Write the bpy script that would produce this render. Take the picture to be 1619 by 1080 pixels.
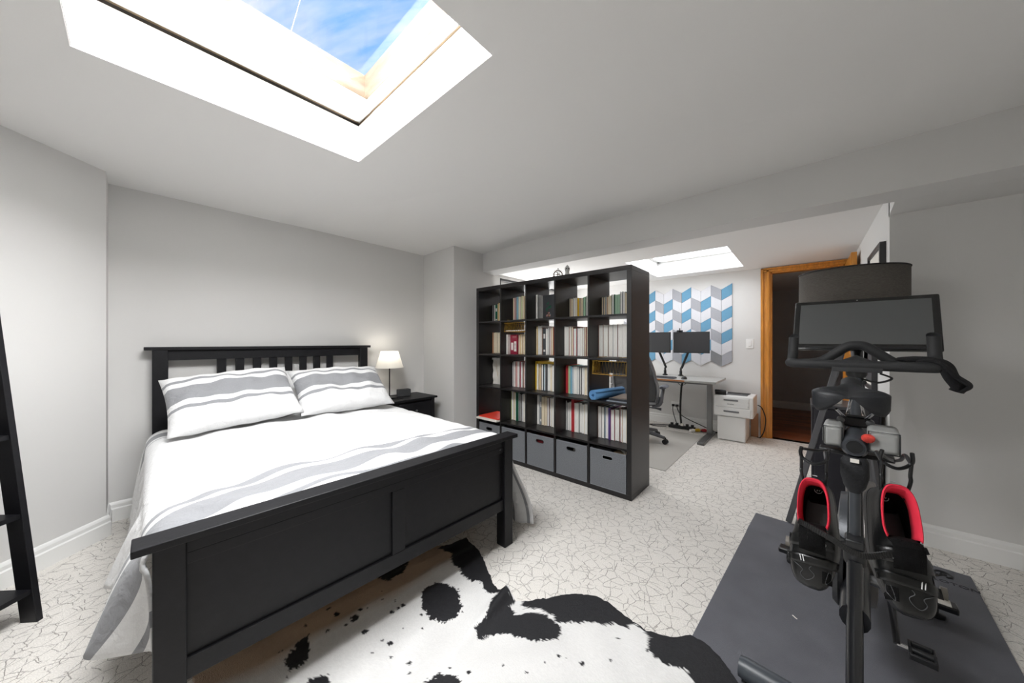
import bpy, bmesh, math, random
import numpy as np
from mathutils import Vector, Matrix, Euler
random.seed(7)
for o in list(bpy.data.objects): bpy.data.objects.remove(o)
S = bpy.context.scene; COL = S.collection
PI = math.pi

# ------------------------------------------------------------ camera
CAMZ = 1.228; FPX = 526.0; YAW = math.radians(41.4)
cam = bpy.data.cameras.new('camera'); cam.sensor_width = 36.0; cam.lens = FPX/1619*36
camo = bpy.data.objects.new('camera', cam); COL.objects.link(camo)
camo.location = (0, 0, CAMZ); camo.rotation_euler = (PI/2, 0, YAW-PI/2)
cam.clip_start = 0.02; S.camera = camo
# ------------------------------------------------------------ view
S.view_settings.view_transform = 'Standard'; S.view_settings.look = 'None'
S.view_settings.exposure = 0.12; S.view_settings.gamma = 1.0
S.view_settings.use_curve_mapping = False
# ------------------------------------------------------------ sky
W = bpy.data.worlds.new('sky'); S.world = W; W.use_nodes = True
nt = W.node_tree; nt.nodes.clear()
wo = nt.nodes.new('ShaderNodeOutputWorld'); wb = nt.nodes.new('ShaderNodeBackground')
tc = nt.nodes.new('ShaderNodeTexCoord'); mp = nt.nodes.new('ShaderNodeMapping')
mp.vector_type = 'TEXTURE'; mp.inputs['Rotation'].default_value = (0, 0, math.radians(-46)); mp.inputs['Scale'].default_value = (.8, .11, .5)
ns = nt.nodes.new('ShaderNodeTexNoise'); ns.inputs['Scale'].default_value = 1.5; ns.inputs['Detail'].default_value = 6; ns.inputs['Roughness'].default_value = .55
cr = nt.nodes.new('ShaderNodeValToRGB')
cr.color_ramp.elements[0].position = .40; cr.color_ramp.elements[0].color = (.16, .47, .97, 1)
cr.color_ramp.elements[1].position = .66; cr.color_ramp.elements[1].color = (.88, .92, 1.0, 1)
nt.links.new(tc.outputs['Generated'], mp.inputs['Vector']); nt.links.new(mp.outputs[0], ns.inputs['Vector'])
nt.links.new(ns.outputs['Fac'], cr.inputs['Fac']); nt.links.new(cr.outputs['Color'], wb.inputs['Color'])
wb.inputs['Strength'].default_value = 1.0; nt.links.new(wb.outputs[0], wo.inputs['Surface'])

# ------------------------------------------------------------ lights
def area(name, loc, direction, sx, sy, power, col=(1, 1, 1)):
    l = bpy.data.lights.new(name, 'AREA'); l.shape = 'RECTANGLE'; l.size = sx; l.size_y = sy; l.energy = power; l.color = col
    o = bpy.data.objects.new(name, l); COL.objects.link(o); o.location = loc
    o.rotation_euler = Vector(direction).to_track_quat('-Z', 'Z').to_euler()
    return o
sun = bpy.data.lights.new('sun', 'SUN'); sun.energy = 2.4; sun.angle = .009; sun.color = (1, .93, .82)
suno = bpy.data.objects.new('sun_offscreen', sun); COL.objects.link(suno)
suno.rotation_euler = Vector((-.30, .93, -.235)).to_track_quat('-Z', 'Z').to_euler()
area('daylight_office_window', (4.215, 3.304, 1.44), (0, -1, 0), 1.46, 1.28, 35)
area('daylight_office_skylight', (4.465, 1.10, 2.54), (0, 0, -1), 1.05, .92, 20)
area('daylight_bed_skylight', (.365, 1.40, 2.585), (0, 0, -1), .92, .78, 82)

# ------------------------------------------------------------ materials
def srgb(h):
    if isinstance(h, tuple): return h
    h = h.lstrip('#'); v = [int(h[i:i+2], 16)/255 for i in (0, 2, 4)]
    return tuple(c/12.92 if c <= .04045 else ((c+.055)/1.055)**2.4 for c in v)
MATS = {}
def mat(name, col, rough=.5, metal=0, bump=None, var=None, stretch=None, spec=.5, coat=0, emit=None, trans=0, alpha=1):
    if name in MATS: return MATS[name]
    m = bpy.data.materials.new(name); m.use_nodes = True; n = m.node_tree; b = n.nodes['Principled BSDF']
    c = srgb(col)
    b.inputs['Base Color'].default_value = (*c, 1); b.inputs['Roughness'].default_value = rough; b.inputs['Metallic'].default_value = metal
    b.inputs['Specular IOR Level'].default_value = spec; b.inputs['Coat Weight'].default_value = coat
    b.inputs['Transmission Weight'].default_value = trans; b.inputs['Alpha'].default_value = alpha
    if emit: b.inputs['Emission Color'].default_value = (*srgb(emit[0]), 1); b.inputs['Emission Strength'].default_value = emit[1]
    if bump or var:
        t = n.nodes.new('ShaderNodeTexCoord'); mpn = n.nodes.new('ShaderNodeMapping'); n.links.new(t.outputs['Object'], mpn.inputs[0])
        if stretch: mpn.inputs['Scale'].default_value = stretch
    if var:
        z = n.nodes.new('ShaderNodeTexNoise'); z.inputs['Scale'].default_value = var[0]; z.inputs['Detail'].default_value = 5
        n.links.new(mpn.outputs[0], z.inputs['Vector'])
        r = n.nodes.new('ShaderNodeValToRGB'); k = var[1]
        r.color_ramp.elements[0].position = .3; r.color_ramp.elements[1].position = .7
        r.color_ramp.elements[0].color = (*[max(0, x*(1-k)) for x in c], 1); r.color_ramp.elements[1].color = (*[min(1, x*(1+k)) for x in c], 1)
        n.links.new(z.outputs['Fac'], r.inputs['Fac']); n.links.new(r.outputs['Color'], b.inputs['Base Color'])
    if bump:
        z = n.nodes.new('ShaderNodeTexNoise'); z.inputs['Scale'].default_value = bump[0]; z.inputs['Detail'].default_value = 4
        n.links.new(mpn.outputs[0], z.inputs['Vector'])
        bn = n.nodes.new('ShaderNodeBump'); bn.inputs['Strength'].default_value = bump[1]; bn.inputs['Distance'].default_value = .01
        n.links.new(z.outputs['Fac'], bn.inputs['Height']); n.links.new(bn.outputs['Normal'], b.inputs['Normal'])
    MATS[name] = m; return m
WALL = mat('wall_paint', '#dedddb', .75, bump=(120, .03))
CEIL = mat('ceiling_paint', '#f1f0ee', .85, bump=(120, .02))
WHITE = mat('white_trim', '#f0f0ee', .45)
BLACKWOOD = mat('black_stained_wood', '#121216', .48, bump=(60, .06), var=(30, .18), spec=.35)
BOOKCASE = mat('black_brown_laminate', '#1c1a1b', .38, var=(14, .12), stretch=(1, 1, .2))
OAK = mat('orange_oak', '#d08a32', .35, var=(9, .22), stretch=(6, 6, .6), coat=.3)
BLACKP = mat('black_plastic', '#1b1c1e', .42)
BLACKM = mat('black_metal', '#17181a', .32, metal=.3)
GREYM = mat('grey_metal', '#77787a', .35, metal=.7)
CHROME = mat('chrome', '#c8c8ca', .15, metal=1)
RUBBER = mat('black_rubber', '#26272a', .7, bump=(300, .1))
GRIP = mat('grip_rubber', '#2b2c2e', .62)
GLOSSB = mat('gloss_black', '#101113', .18, coat=.4)
GOLD = mat('brass_wire', '#c9a24b', .3, metal=.85)
PAPER = mat('white_paper', '#eeeae2', .8)
CABLE = mat('cable_black', '#151515', .5)
PRINTW = mat('printer_white', '#e6e6e4', .45)

# ------------------------------------------------------------ mesh helper
class MB:
    def __init__(s): s.v = []; s.f = []; s.uv = None
    def add(s, v, f):
        n = len(s.v); s.v += [tuple(p) for p in v]; s.f += [tuple(i+n for i in q) for q in f]; return s
    def box(s, x0, x1, y0, y1, z0, z1):
        v = [(x0,y0,z0),(x1,y0,z0),(x1,y1,z0),(x0,y1,z0),(x0,y0,z1),(x1,y0,z1),(x1,y1,z1),(x0,y1,z1)]
        return s.add(v, [(0,3,2,1),(4,5,6,7),(0,1,5,4),(1,2,6,5),(2,3,7,6),(3,0,4,7)])
    def obox(s, c, size, M=None):
        a, b, d = [x/2 for x in size]; M = M or Matrix.Identity(3); c = Vector(c)
        v = [(-a,-b,-d),(a,-b,-d),(a,b,-d),(-a,b,-d),(-a,-b,d),(a,-b,d),(a,b,d),(-a,b,d)]
        return s.add([c+M@Vector(p) for p in v], [(0,3,2,1),(4,5,6,7),(0,1,5,4),(1,2,6,5),(2,3,7,6),(3,0,4,7)])
    def bar(s, p, q, w, h, up=(0,0,1)):
        p = Vector(p); q = Vector(q); z = (q-p); L = z.length; z.normalize(); x = Vector(up).cross(z)
        if x.length < 1e-4: x = Vector((1,0,0)).cross(z)
        x.normalize(); y = z.cross(x); M = Matrix((x, y, z)).transposed()
        return s.obox((p+q)/2, (w, h, L), M)
    def loft(s, rings, cap=True, closed=True):
        n = len(rings[0]); v = [p for r in rings for p in r]; f = []
        for i in range(len(rings)-1):
            for j in range(n if closed else n-1):
                k = (j+1) % n; f.append((i*n+j, i*n+k, (i+1)*n+k, (i+1)*n+j))
        if cap: f.append(tuple(reversed(range(n)))); f.append(tuple((len(rings)-1)*n+j for j in range(n)))
        return s.add(v, f)
    def tube(s, pts, r, n=8, cap=True, flat=1.0, up=None):
        P = [Vector(p) for p in pts]; R = r if isinstance(r, (list, tuple)) else [r]*len(P); rings = []; N = None
        for i, p in enumerate(P):
            t = (P[min(i+1, len(P)-1)]-P[max(i-1, 0)]).normalized()
            if N is None:
                N = Vector(up) if up else Vector((0,0,1))
                if abs(N.dot(t)) > .95: N = Vector((1,0,0))
            N = (N-t*N.dot(t)).normalized(); B = t.cross(N)
            rings.append([p+(N*math.cos(a)*flat+B*math.sin(a))*R[i] for a in [2*PI*k/n for k in range(n)]])
        return s.loft(rings, cap)
    def cyl(s, p, q, r, n=20, r2=None): return s.tube([p, q], [r, r if r2 is None else r2], n)
    def lathe(s, prof, c=(0,0,0), n=32, axis='z', cap=True):
        rings = []
        for r, h in prof:
            ring = []
            for k in range(n):
                a = 2*PI*k/n; x, y = r*math.cos(a), r*math.sin(a)
                p = (x, y, h) if axis == 'z' else ((h, x, y) if axis == 'x' else (y, h, x))
                ring.append((p[0]+c[0], p[1]+c[1], p[2]+c[2]))
            rings.append(ring)
        return s.loft(rings, cap)
    def prism(s, poly, z0, z1, f=None):
        f = f or (lambda x, y, z: (x, y, z))
        return s.loft([[f(x, y, z0) for x, y in poly], [f(x, y, z1) for x, y in poly]])
    def build(s, name, m, parent=None, smooth=True, bevel=0, seg=2, angle=38, sub=0, thick=0):
        me = bpy.data.meshes.new(name); me.from_pydata(s.v, [], s.f)
        if s.uv is not None:
            u = me.uv_layers.new(name='UVMap')
            for l in me.loops: u.data[l.index].uv = s.uv[l.vertex_index]
        bm = bmesh.new(); bm.from_mesh(me); bmesh.ops.recalc_face_normals(bm, faces=bm.faces); bm.to_mesh(me); bm.free()
        if smooth:
            me.polygons.foreach_set('use_smooth', [True]*len(me.polygons)); me.set_sharp_from_angle(angle=math.radians(angle))
        me.materials.append(m)
        o = bpy.data.objects.new(name, me); COL.objects.link(o)
        if parent: o.parent = parent
        if thick: q = o.modifiers.new('thickness', 'SOLIDIFY'); q.thickness = thick; q.offset = 0
        if bevel: q = o.modifiers.new('bevel', 'BEVEL'); q.width = bevel; q.segments = seg; q.limit_method = 'ANGLE'; q.harden_normals = False
        if sub: q = o.modifiers.new('subdivision', 'SUBSURF'); q.levels = sub; q.render_levels = sub
        return o
def tag(o, label, cat, group=None):
    o['label'] = label; o['category'] = cat
    if group: o['group'] = group
    return o
def thing(name, label, cat, loc=(0,0,0), rz=0, group=None):
    o = bpy.data.objects.new(name, None); COL.objects.link(o); o.location = loc; o.rotation_euler = (0,0,rz); o.empty_display_size = .05
    return tag(o, label, cat, group)
def struct(o, label=None):
    o['kind'] = 'structure'
    if label: o['label'] = label
    return o
def copy_tree(o, parent=None):
    c = o.copy(); COL.objects.link(c); c.parent = parent
    for ch in list(o.children): copy_tree(ch, c)
    return c
def smoothpath(pts, n=8):
    P = [Vector(p) for p in pts]; out = []
    for i in range(len(P)-1):
        a, b, c, d = P[max(i-1,0)], P[i], P[i+1], P[min(i+2, len(P)-1)]
        for k in range(n):
            t = k/n; out.append(.5*((2*b)+(-a+c)*t+(2*a-5*b+4*c-d)*t*t+(-a+3*b-3*c+d)*t**3))
    out.append(P[-1]); return out
def text(body, size, m, parent, loc, rot, name='lettering', ext=.0006, align='CENTER', sx=1):
    c = bpy.data.curves.new(name, 'FONT'); c.body = body; c.size = size; c.extrude = ext; c.align_x = align; c.align_y = 'CENTER'
    t = bpy.data.objects.new(name+'_src', c); me = bpy.data.meshes.new_from_object(t); bpy.data.objects.remove(t)
    me.materials.append(m); o = bpy.data.objects.new(name, me); COL.objects.link(o); o.parent = parent; o.location = loc; o.rotation_euler = rot; o.scale = (sx, 1, 1)
    return o
cY, sY = math.cos(YAW), math.sin(YAW)
def floor_pt(px, py, z=0.0):            # the ground point seen at a photo pixel
    d = FPX*(CAMZ-z)/(py-541.0); lat = (px-809.5)/FPX*d
    return (sY*lat+cY*d, -cY*lat+sY*d)
# ============================================================ ROOM SHELL
CZ = 2.30; OZ = 2.17; XR = 3.16; YB = 3.55; XO = 5.33
def carpet_mat():
    m = bpy.data.materials.new('patterned_carpet'); m.use_nodes = True; n = m.node_tree; b = n.nodes['Principled BSDF']; L = n.links.new
    b.inputs['Roughness'].default_value = .95; b.inputs['Specular IOR Level'].default_value = .15
    t = n.nodes.new('ShaderNodeTexCoord'); mask = None
    nz = n.nodes.new('ShaderNodeTexNoise'); nz.inputs['Scale'].default_value = 45; nz.inputs['Detail'].default_value = 2; L(t.outputs['Object'], nz.inputs['Vector'])
    wob = n.nodes.new('ShaderNodeVectorMath'); wob.operation = 'MULTIPLY_ADD'; wob.inputs[1].default_value = (.012, .012, 0)
    L(nz.outputs['Color'], wob.inputs[0]); L(t.outputs['Object'], wob.inputs[2])
    for i, (sc, th, rot, rnd, cut) in enumerate([(15, .020, .3, .95, .40), (11.0, .016, 1.1, .9, .42), (8.0, .012, 2.0, 1.0, .44)]):
        mp = n.nodes.new('ShaderNodeMapping'); mp.inputs['Rotation'].default_value = (0, 0, rot); mp.inputs['Location'].default_value = (i*3.7, i*1.9, 0)
        L(wob.outputs[0], mp.inputs[0])
        v = n.nodes.new('ShaderNodeTexVoronoi'); v.voronoi_dimensions = '2D'; v.feature = 'DISTANCE_TO_EDGE'; v.inputs['Scale'].default_value = sc; v.inputs['Randomness'].default_value = rnd
        L(mp.outputs[0], v.inputs['Vector'])
        a = n.nodes.new('ShaderNodeMapRange'); a.inputs[1].default_value = th*.5; a.inputs[2].default_value = th*1.35; a.inputs[3].default_value = 1; a.inputs[4].default_value = 0
        L(v.outputs['Distance'], a.inputs[0])
        k = n.nodes.new('ShaderNodeTexNoise'); k.inputs['Scale'].default_value = 14+5*i; k.inputs['Detail'].default_value = 1; L(mp.outputs[0], k.inputs['Vector'])
        c = n.nodes.new('ShaderNodeMapRange'); c.inputs[1].default_value = cut; c.inputs[2].default_value = cut+.10; L(k.outputs['Fac'], c.inputs[0])
        mu = n.nodes.new('ShaderNodeMath'); mu.operation = 'MULTIPLY'; L(a.outputs[0], mu.inputs[0]); L(c.outputs[0], mu.inputs[1])
        if mask is None: mask = mu
        else:
            mx = n.nodes.new('ShaderNodeMath'); mx.operation = 'MAXIMUM'; L(mask.outputs[0], mx.inputs[0]); L(mu.outputs[0], mx.inputs[1]); mask = mx
    f = n.nodes.new('ShaderNodeTexNoise'); f.inputs['Scale'].default_value = 230; f.inputs['Detail'].default_value = 3; L(t.outputs['Object'], f.inputs['Vector'])
    r = n.nodes.new('ShaderNodeValToRGB'); r.color_ramp.elements[0].position = .3; r.color_ramp.elements[1].position = .7
    r.color_ramp.elements[0].color = (*srgb('#cfcbc5'), 1); r.color_ramp.elements[1].color = (*srgb('#efebe5'), 1); L(f.outputs['Fac'], r.inputs['Fac'])
    g = n.nodes.new('ShaderNodeTexNoise'); g.inputs['Scale'].default_value = 6; L(t.outputs['Object'], g.inputs['Vector'])
    fm = n.nodes.new('ShaderNodeMath'); fm.operation = 'MULTIPLY'; fm.inputs[1].default_value = .7; L(mask.outputs[0], fm.inputs[0])
    mix = n.nodes.new('ShaderNodeMix'); mix.data_type = 'RGBA'; L(fm.outputs[0], mix.inputs['Factor']); L(r.outputs['Color'], mix.inputs['A']); mix.inputs['B'].default_value = (*srgb('#77716b'), 1)
    L(mix.outputs['Result'], b.inputs['Base Color'])
    hh = n.nodes.new('ShaderNodeMath'); hh.operation = 'MULTIPLY_ADD'; hh.inputs[1].default_value = -.8; L(mask.outputs[0], hh.inputs[0]); L(f.outputs['Fac'], hh.inputs[2])
    bn = n.nodes.new('ShaderNodeBump'); bn.inputs['Strength'].default_value = .5; bn.inputs['Distance'].default_value = .006; L(hh.outputs[0], bn.inputs['Height']); L(bn.outputs[0], b.inputs['Normal'])
    return m
CARPET = carpet_mat()
struct(MB().box(-2.7, XO, -1.95, 3.75, -.12, 0).build('floor', CARPET, smooth=False))
# hall floor of single boards
HALLWOOD = mat('cherry_boards', '#9a5836', .35, var=(5, .35), stretch=(7, .5, 1), coat=.15)
HALLWOOD2 = mat('cherry_boards_dark', '#7d4328', .35, var=(5, .35), stretch=(7, .5, 1), coat=.15)
HALLWOOD3 = mat('cherry_boards_light', '#b06a42', .35, var=(5, .35), stretch=(7, .5, 1), coat=.15)
fh = struct(MB().box(XO, 8.0, -1.4, 1.9, -.12, -.012).build('floor_hall', HALLWOOD2, smooth=False))
x = XO; k = 0
while x < 7.9:
    w = .083; y = -1.4-(k*.37 % .9)
    while y < 1.9:
        y1 = min(1.9, y+1.05)
        if y1 > -1.4: MB().box(x+.001, x+w-.001, max(-1.4, y)+.001, y1-.001, -.012, 0).build('plank', random.choice([HALLWOOD, HALLWOOD, HALLWOOD2, HALLWOOD3]), fh, smooth=False)
        y += 1.05
    x += w; k += 1
# ceiling over the bedroom, with the skylight hole
SX0, SX1, SY0, SY1 = -.155, .885, .88, 2.0
c = MB(); T = CZ+.24
c.box(-2.7, SX0, -1.95, 3.75, CZ, T-.03)
c.loft([[(SX1, -1.95, CZ), (SX1, -1.95, T-.03), (2.82, -1.95, T-.03), (2.82, -1.95, CZ+.084)], [(SX1, 3.75, CZ), (SX1, 3.75, T-.03), (2.82, 3.75, T-.03), (2.82, 3.75, CZ-.014)]])
c.box(SX0, SX1, -1.95, SY0, CZ, T-.03).box(SX0, SX1, SY1, 3.75, CZ, T-.03)
struct(c.build('ceiling', CEIL, smooth=False))
QX0, QX1, QY0, QY1 = 3.88, 5.05, .58, 1.62
c = MB(); T2 = OZ+.32
c.box(2.98, QX0, -1.95, 3.75, OZ, T2).box(QX1, XO+.12, -1.95, 3.75, OZ, T2).box(QX0, QX1, -1.95, QY0, OZ, T2).box(QX0, QX1, QY1, 3.75, OZ, T2)
struct(c.build('ceiling_office', CEIL, smooth=False))
# beam between the two halves, its underside tilting a little
sec = [(2.82, 2.56), (2.82, 2.075), (3.0, 2.062), (3.0, 2.56)]
struct(MB().loft([[(a, -1.95, b) for a, b in sec], [(a, 2.965, b) for a, b in sec]]).build('trim_1', WALL, smooth=False), 'painted ceiling beam dividing bedroom and office')
sec = [(2.99, 2.3), (2.99, 2.0625), (XR+.03, 2.02), (XR+.03, 2.3)]
struct(MB().loft([[(a, -1.95, b) for a, b in sec], [(a, -.40, b) for a, b in sec]]).build('trim_2', WALL, smooth=False), 'sloping soffit between beam and right wall')
# walls
struct(MB().box(-.45, 2.40, YB, YB+.15, 0, T).build('wall_back', WALL, smooth=False))
struct(MB().box(2.37, 3.02, 2.96, YB+.15, 0, 2.5).build('wall_column', WALL, smooth=False), 'square wall pier between headboard wall and bookcase')
lw = MB(); a = Vector((-.119, 3.31)); dd = Vector((-1, -1)).normalized(); nn = Vector((-1, 1)).normalized(); b2 = a+dd*3.4
poly = [tuple(a), tuple(b2), tuple(b2+nn*.5), (-.6, 3.7), (-.119, 3.7)]
struct(lw.prism(poly, 0, T).build('wall_left', WALL, smooth=False))
wx, wy = b2
# rear-left wall and rear wall, each with an opening for an added window
def wall_open(name, horizontal, c0, c1, a0, a1, o0, o1, z0, z1, H):
    m = MB()
    def bx(p0, p1, q0, q1):
        if horizontal: m.box(p0, p1, c0, c1, q0, q1)
        else: m.box(c0, c1, p0, p1, q0, q1)
    bx(a0, o0, 0, H); bx(o1, a1, 0, H); bx(o0, o1, 0, z0); bx(o0, o1, z1, H)
    return struct(m.build(name, WALL, smooth=False))
wall_open('wall_rear_left', False, wx-.2, wx+.02, -1.95, wy+.1, -1.55, .65, .65, 2.2, T)
wall_open('wall_rear', True, -1.95, -1.80, -2.7, XR, -1.6, 2.2, .65, 2.2, T)
struct(MB().box(XR, XO+.1, -1.95, -.40, 0, 2.4).build('wall_right', WALL, smooth=False))
wall_open('wall_office', False, XO, XO+.10, -.41, 3.75, -.34, .335, -.01, 2.105, 2.45)
wall_open('wall_office_end', True, 3.25, 3.75, 2.95, XO+.1, 3.43, 5.0, .75, 2.13, 2.45)
# hall
GREYW = mat('hall_paint', '#cfcfd0', .75)
struct(MB().box(7.9, 8.05, -1.4, 1.9, -.01, 2.3).build('wall_hall_far', GREYW, smooth=False))
struct(MB().box(XO+.1, 8.05, 1.75, 1.9, -.01, 2.3).build('wall_hall_left', GREYW, smooth=False))
struct(MB().box(XO+.1, 8.05, -1.45, -1.25, -.01, 2.3).build('wall_hall_right', GREYW, smooth=False))
struct(MB().box(XO+.1, 8.05, -1.4, 1.9, OZ, 2.3).build('ceiling_hall', CEIL, smooth=False))
# baseboards: moulded section swept along a wall line
BPROF = [(0, 0), (.018, 0), (.018, .085), (.012, .092), (.012, .112), (.008, .122), (.003, .13), (0, .13)]
def baseboard(name, p, q, nrm, ext0=0, ext1=0):
    p = Vector(p); q = Vector(q); t = (q-p).normalized(); p = p-t*ext0; q = q+t*ext1; n2 = Vector(nrm)
    r = [[(e.x+n2.x*a, e.y+n2.y*a, h) for a, h in BPROF] for e in (p, q)]
    return struct(MB().loft(r).build(name, WHITE, smooth=False))
baseboard('baseboard_back', (-.119, YB), (2.37, YB), (0, -1))
baseboard('baseboard_left', b2, a, (1/2**.5, -1/2**.5), 0, .012)
baseboard('baseboard_left_return', (-.119, 3.31), (-.119, YB), (1, 0))
baseboard('baseboard_column', (2.37, YB), (2.37, 2.96), (-1, 0), 0, .018)
baseboard('baseboard_column_front', (2.37, 2.96), (3.02, 2.96), (0, -1))
baseboard('baseboard_right', (XR, -1.8), (XR, -.40), (-1, 0), 0, .018)
baseboard('baseboard_return', (XR, -.40), (XO, -.40), (0, 1))
baseboard('baseboard_office', (XO, .44), (XO, 3.25), (-1, 0))
baseboard('baseboard_hall', (7.9, -1.25), (7.9, 1.75), (-1, 0))
# ---- door casing and leaf
dr = struct(MB().box(XO-.001, XO+.10, .315, .336, 0, 2.106).box(XO-.001, XO+.10, -.341, -.325, 0, 2.106).box(XO-.001, XO+.10, -.34, .336, 2.09, 2.106).build('door_1', OAK, smooth=False), 'orange oak doorway with its door swung open')
m = MB()
for (p, q, e) in ((0, .10, .014), (.012, .045, .020), (.07, .10, .024)): m.box(XO-e, XO+.001, .33+p, .33+q, 0, 2.16)
m.build('casing', OAK, dr, bevel=.003)
m = MB()
for (p, q, e) in ((0, .055, .014), (.008, .03, .020), (.038, .055, .024)): m.box(XO-e, XO+.001, -.395, .43, 2.105+p, 2.105+q)
m.build('casing', OAK, dr, bevel=.003)
MB().box(XO-.018, XO+.001, -.398, -.335, 0, 2.10).build('casing', OAK, dr, bevel=.003)
lf = MB().box(4.62, XO-.02, -.376, -.335, .012, 2.098).build('door_leaf', OAK, dr, bevel=.003)
for z0, z1 in ((.25, .95), (1.1, 1.95)): MB().box(4.74, 5.19, -.338, -.331, z0, z1).build('door_panel', OAK, lf, bevel=.004)
MB().lathe([(.005, 0), (.012, .006), (.010, .03), (.026, .045), (.026, .06), (.01, .07)], (4.69, -.337, 1.0), 16, 'y').build('knob', CHROME, lf)
# ---- bedroom skylight
GLASS = bpy.data.materials.new('window_glass'); GLASS.use_nodes = True
g = GLASS.node_tree; g.nodes.clear(); go = g.nodes.new('ShaderNodeOutputMaterial'); gt = g.nodes.new('ShaderNodeBsdfTransparent'); gg = g.nodes.new('ShaderNodeBsdfGlossy'); gm = g.nodes.new('ShaderNodeMixShader')
gg.inputs['Roughness'].default_value = .02; gm.inputs[0].default_value = .025; g.links.new(gt.outputs[0], gm.inputs[1]); g.links.new(gg.outputs[0], gm.inputs[2]); g.links.new(gm.outputs[0], go.inputs[0])
CURB = mat('weathered_board', '#d6bd9c', .8, var=(4, .16), stretch=(1.5, 1.5, 7), bump=(30, .3))
FRAMEW = mat('skylight_frame_white', '#f2f2f0', .35)
sk = struct(MB().box(SX0-.03, SX0+.003, SY0, SY1, CZ+.003, T-.03).box(SX1-.003, SX1+.03, SY0, SY1, CZ+.003, T-.03).box(SX0, SX1, SY1-.003, SY1+.03, CZ+.003, T-.03).box(SX0, SX1, SY0-.03, SY0+.003, CZ+.003, T-.03).build('window_1', CEIL, smooth=False), 'open shaft skylight over the bed')
m = MB()   # wide tilted bottom rail, stepped side rails
pr = [(1.992, T-.012), (1.992, T+.02), (1.80, T+.012), (1.80, T-.022), (1.835, T-.030)]
m.loft([[(SX0+.005, p, q) for p, q in pr], [(SX1-.012, p, q) for p, q in pr]])
m.build('bottom_rail', FRAMEW, sk, smooth=False, bevel=.004)
for s, xx in ((1, SX1), (-1, SX0)):
    m = MB(); 
    for (p, q, z0, z1) in ((.0, .016, -.012, .012), (.012, .026, -.002, .018), (.022, .036, .006, .026)): m.box(min(xx-s*p, xx-s*q), max(xx-s*p, xx-s*q), SY0, SY1-.01, T+z0, T+z1)
    m.build('side_rail', FRAMEW, sk, smooth=False, bevel=.003)
MB().box(SX0, SX1, SY0+.005, SY0+.07, T-.012, T+.02).build('top_rail', FRAMEW, sk, smooth=False)
xh = .335
MB().tube([(xh-.055, 1.85, T-.020), (xh-.055, 1.85, T-.048), (xh+.055, 1.85, T-.048), (xh+.055, 1.85, T-.020)], .0045, 6).build('handle', FRAMEW, sk)
MB().box(SX0, SX1, SY0, SY1-.02, T+.028, T+.032).build('pane', GLASS, sk, smooth=False)
for (x0, x1, y0, y1) in ((.90, .97, SY0-.09, 1.955), (SX0-.12, .97, 1.955, 2.02), (SX0-.12, SX0-.05, SY0-.09, 1.955), (SX0-.12, .97, SY0-.15, SY0-.09)):
    MB().box(x0, x1, y0, y1, T+.0, T+.262).build('board', CURB, sk, smooth=False)
MB().tube([(.47, 1.80, T+.075), (.50, 1.62, T+.30), (.52, 1.3, T+.6)], .0016, 5).build('guy_wire', PAPER, sk)
# roof around the curb keeps daylight out of the loft
struct(MB().box(-2.8, SX0-.12, -2.0, 3.9, T, T+.03).box(.97, 3.0, -2.0, 3.9, T, T+.03).box(SX0-.12, .97, -2.0, SY0-.15, T, T+.03).box(SX0-.12, .97, 2.02, 3.9, T, T+.03).box(2.8, 3.0, -2, 3.9, 2.4, T).build('roof', mat('roof_felt', '#77716a', .9), smooth=False))
# ---- office skylight
s2 = struct(MB().box(QX0-.02, QX0+.001, QY0, QY1, OZ+.002, T2).box(QX1-.001, QX1+.02, QY0, QY1, OZ+.002, T2).box(QX0, QX1, QY0-.02, QY0+.001, OZ+.002, T2).box(QX0, QX1, QY1-.001, QY1+.02, OZ+.002, T2).build('window_2', WHITE, smooth=False), 'white lined skylight above the office desk')
MB().box(QX0, QX0+.05, QY0, QY1, OZ+.20, T2).box(QX1-.05, QX1, QY0, QY1, OZ+.20, T2).box(QX0, QX1, QY0, QY0+.05, OZ+.2, T2).box(QX0, QX1, QY1-.05, QY1, OZ+.20, T2).build('frame', FRAMEW, s2, smooth=False)
MB().box(QX0, QX1, QY0, QY1, OZ+.27, OZ+.275).build('pane', GLASS, s2, smooth=False)
# ---- office end window (black frame) and two added, unseen rear windows
BLKF = mat('black_window_frame', '#2b2b2c', .4)
def window_frame(name, label, horiz, c, a0, a1, z0, z1, bars, m):
    w = MB()
    def bx(p0, p1, q0, q1, e=.02):
        if horiz: w.box(p0, p1, c-e, c+e, q0, q1)
        else: w.box(c-e, c+e, p0, p1, q0, q1)
    t = .03
    bx(a0, a0+t, z0, z1); bx(a1-t, a1, z0, z1); bx(a0, a1, z0, z0+t); bx(a0, a1, z1-t, z1)
    for b in bars: bx(b-.015, b+.015, z0, z1)
    o = struct(w.build(name, m, smooth=False), label)
    g = MB()
    if horiz: g.box(a0, a1, c-.002, c+.002, z0, z1)
    else: g.box(c-.002, c+.002, a0, a1, z0, z1)
    g.build('pane', GLASS, o, smooth=False)
    return o
BLIND = mat('white_blind', '#f0efec', .9)
w3 = window_frame('window_3', 'thin black framed window at the office end', True, 3.28, 3.43, 5.0, .75, 2.13, [4.2], BLKF)
for k in range(30): MB().box(3.46, 4.97, 3.31, 3.335, .79+k*.044, .79+k*.044+.040).build('blind_slat', BLIND, w3, smooth=False)
w4 = window_frame('added_window_rear', 'added white window, unseen, in the wall behind the room', True, -1.86, -1.6, 2.2, .65, 2.2, [-.35, .9], FRAMEW)  # unseen window, made up to account for light from behind the camera
MB().box(-1.6, 2.2, -1.93, -1.90, .65, 2.2).build('added_blind', BLIND, w4, smooth=False)  # blind added in the opening to keep the sun out
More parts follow.
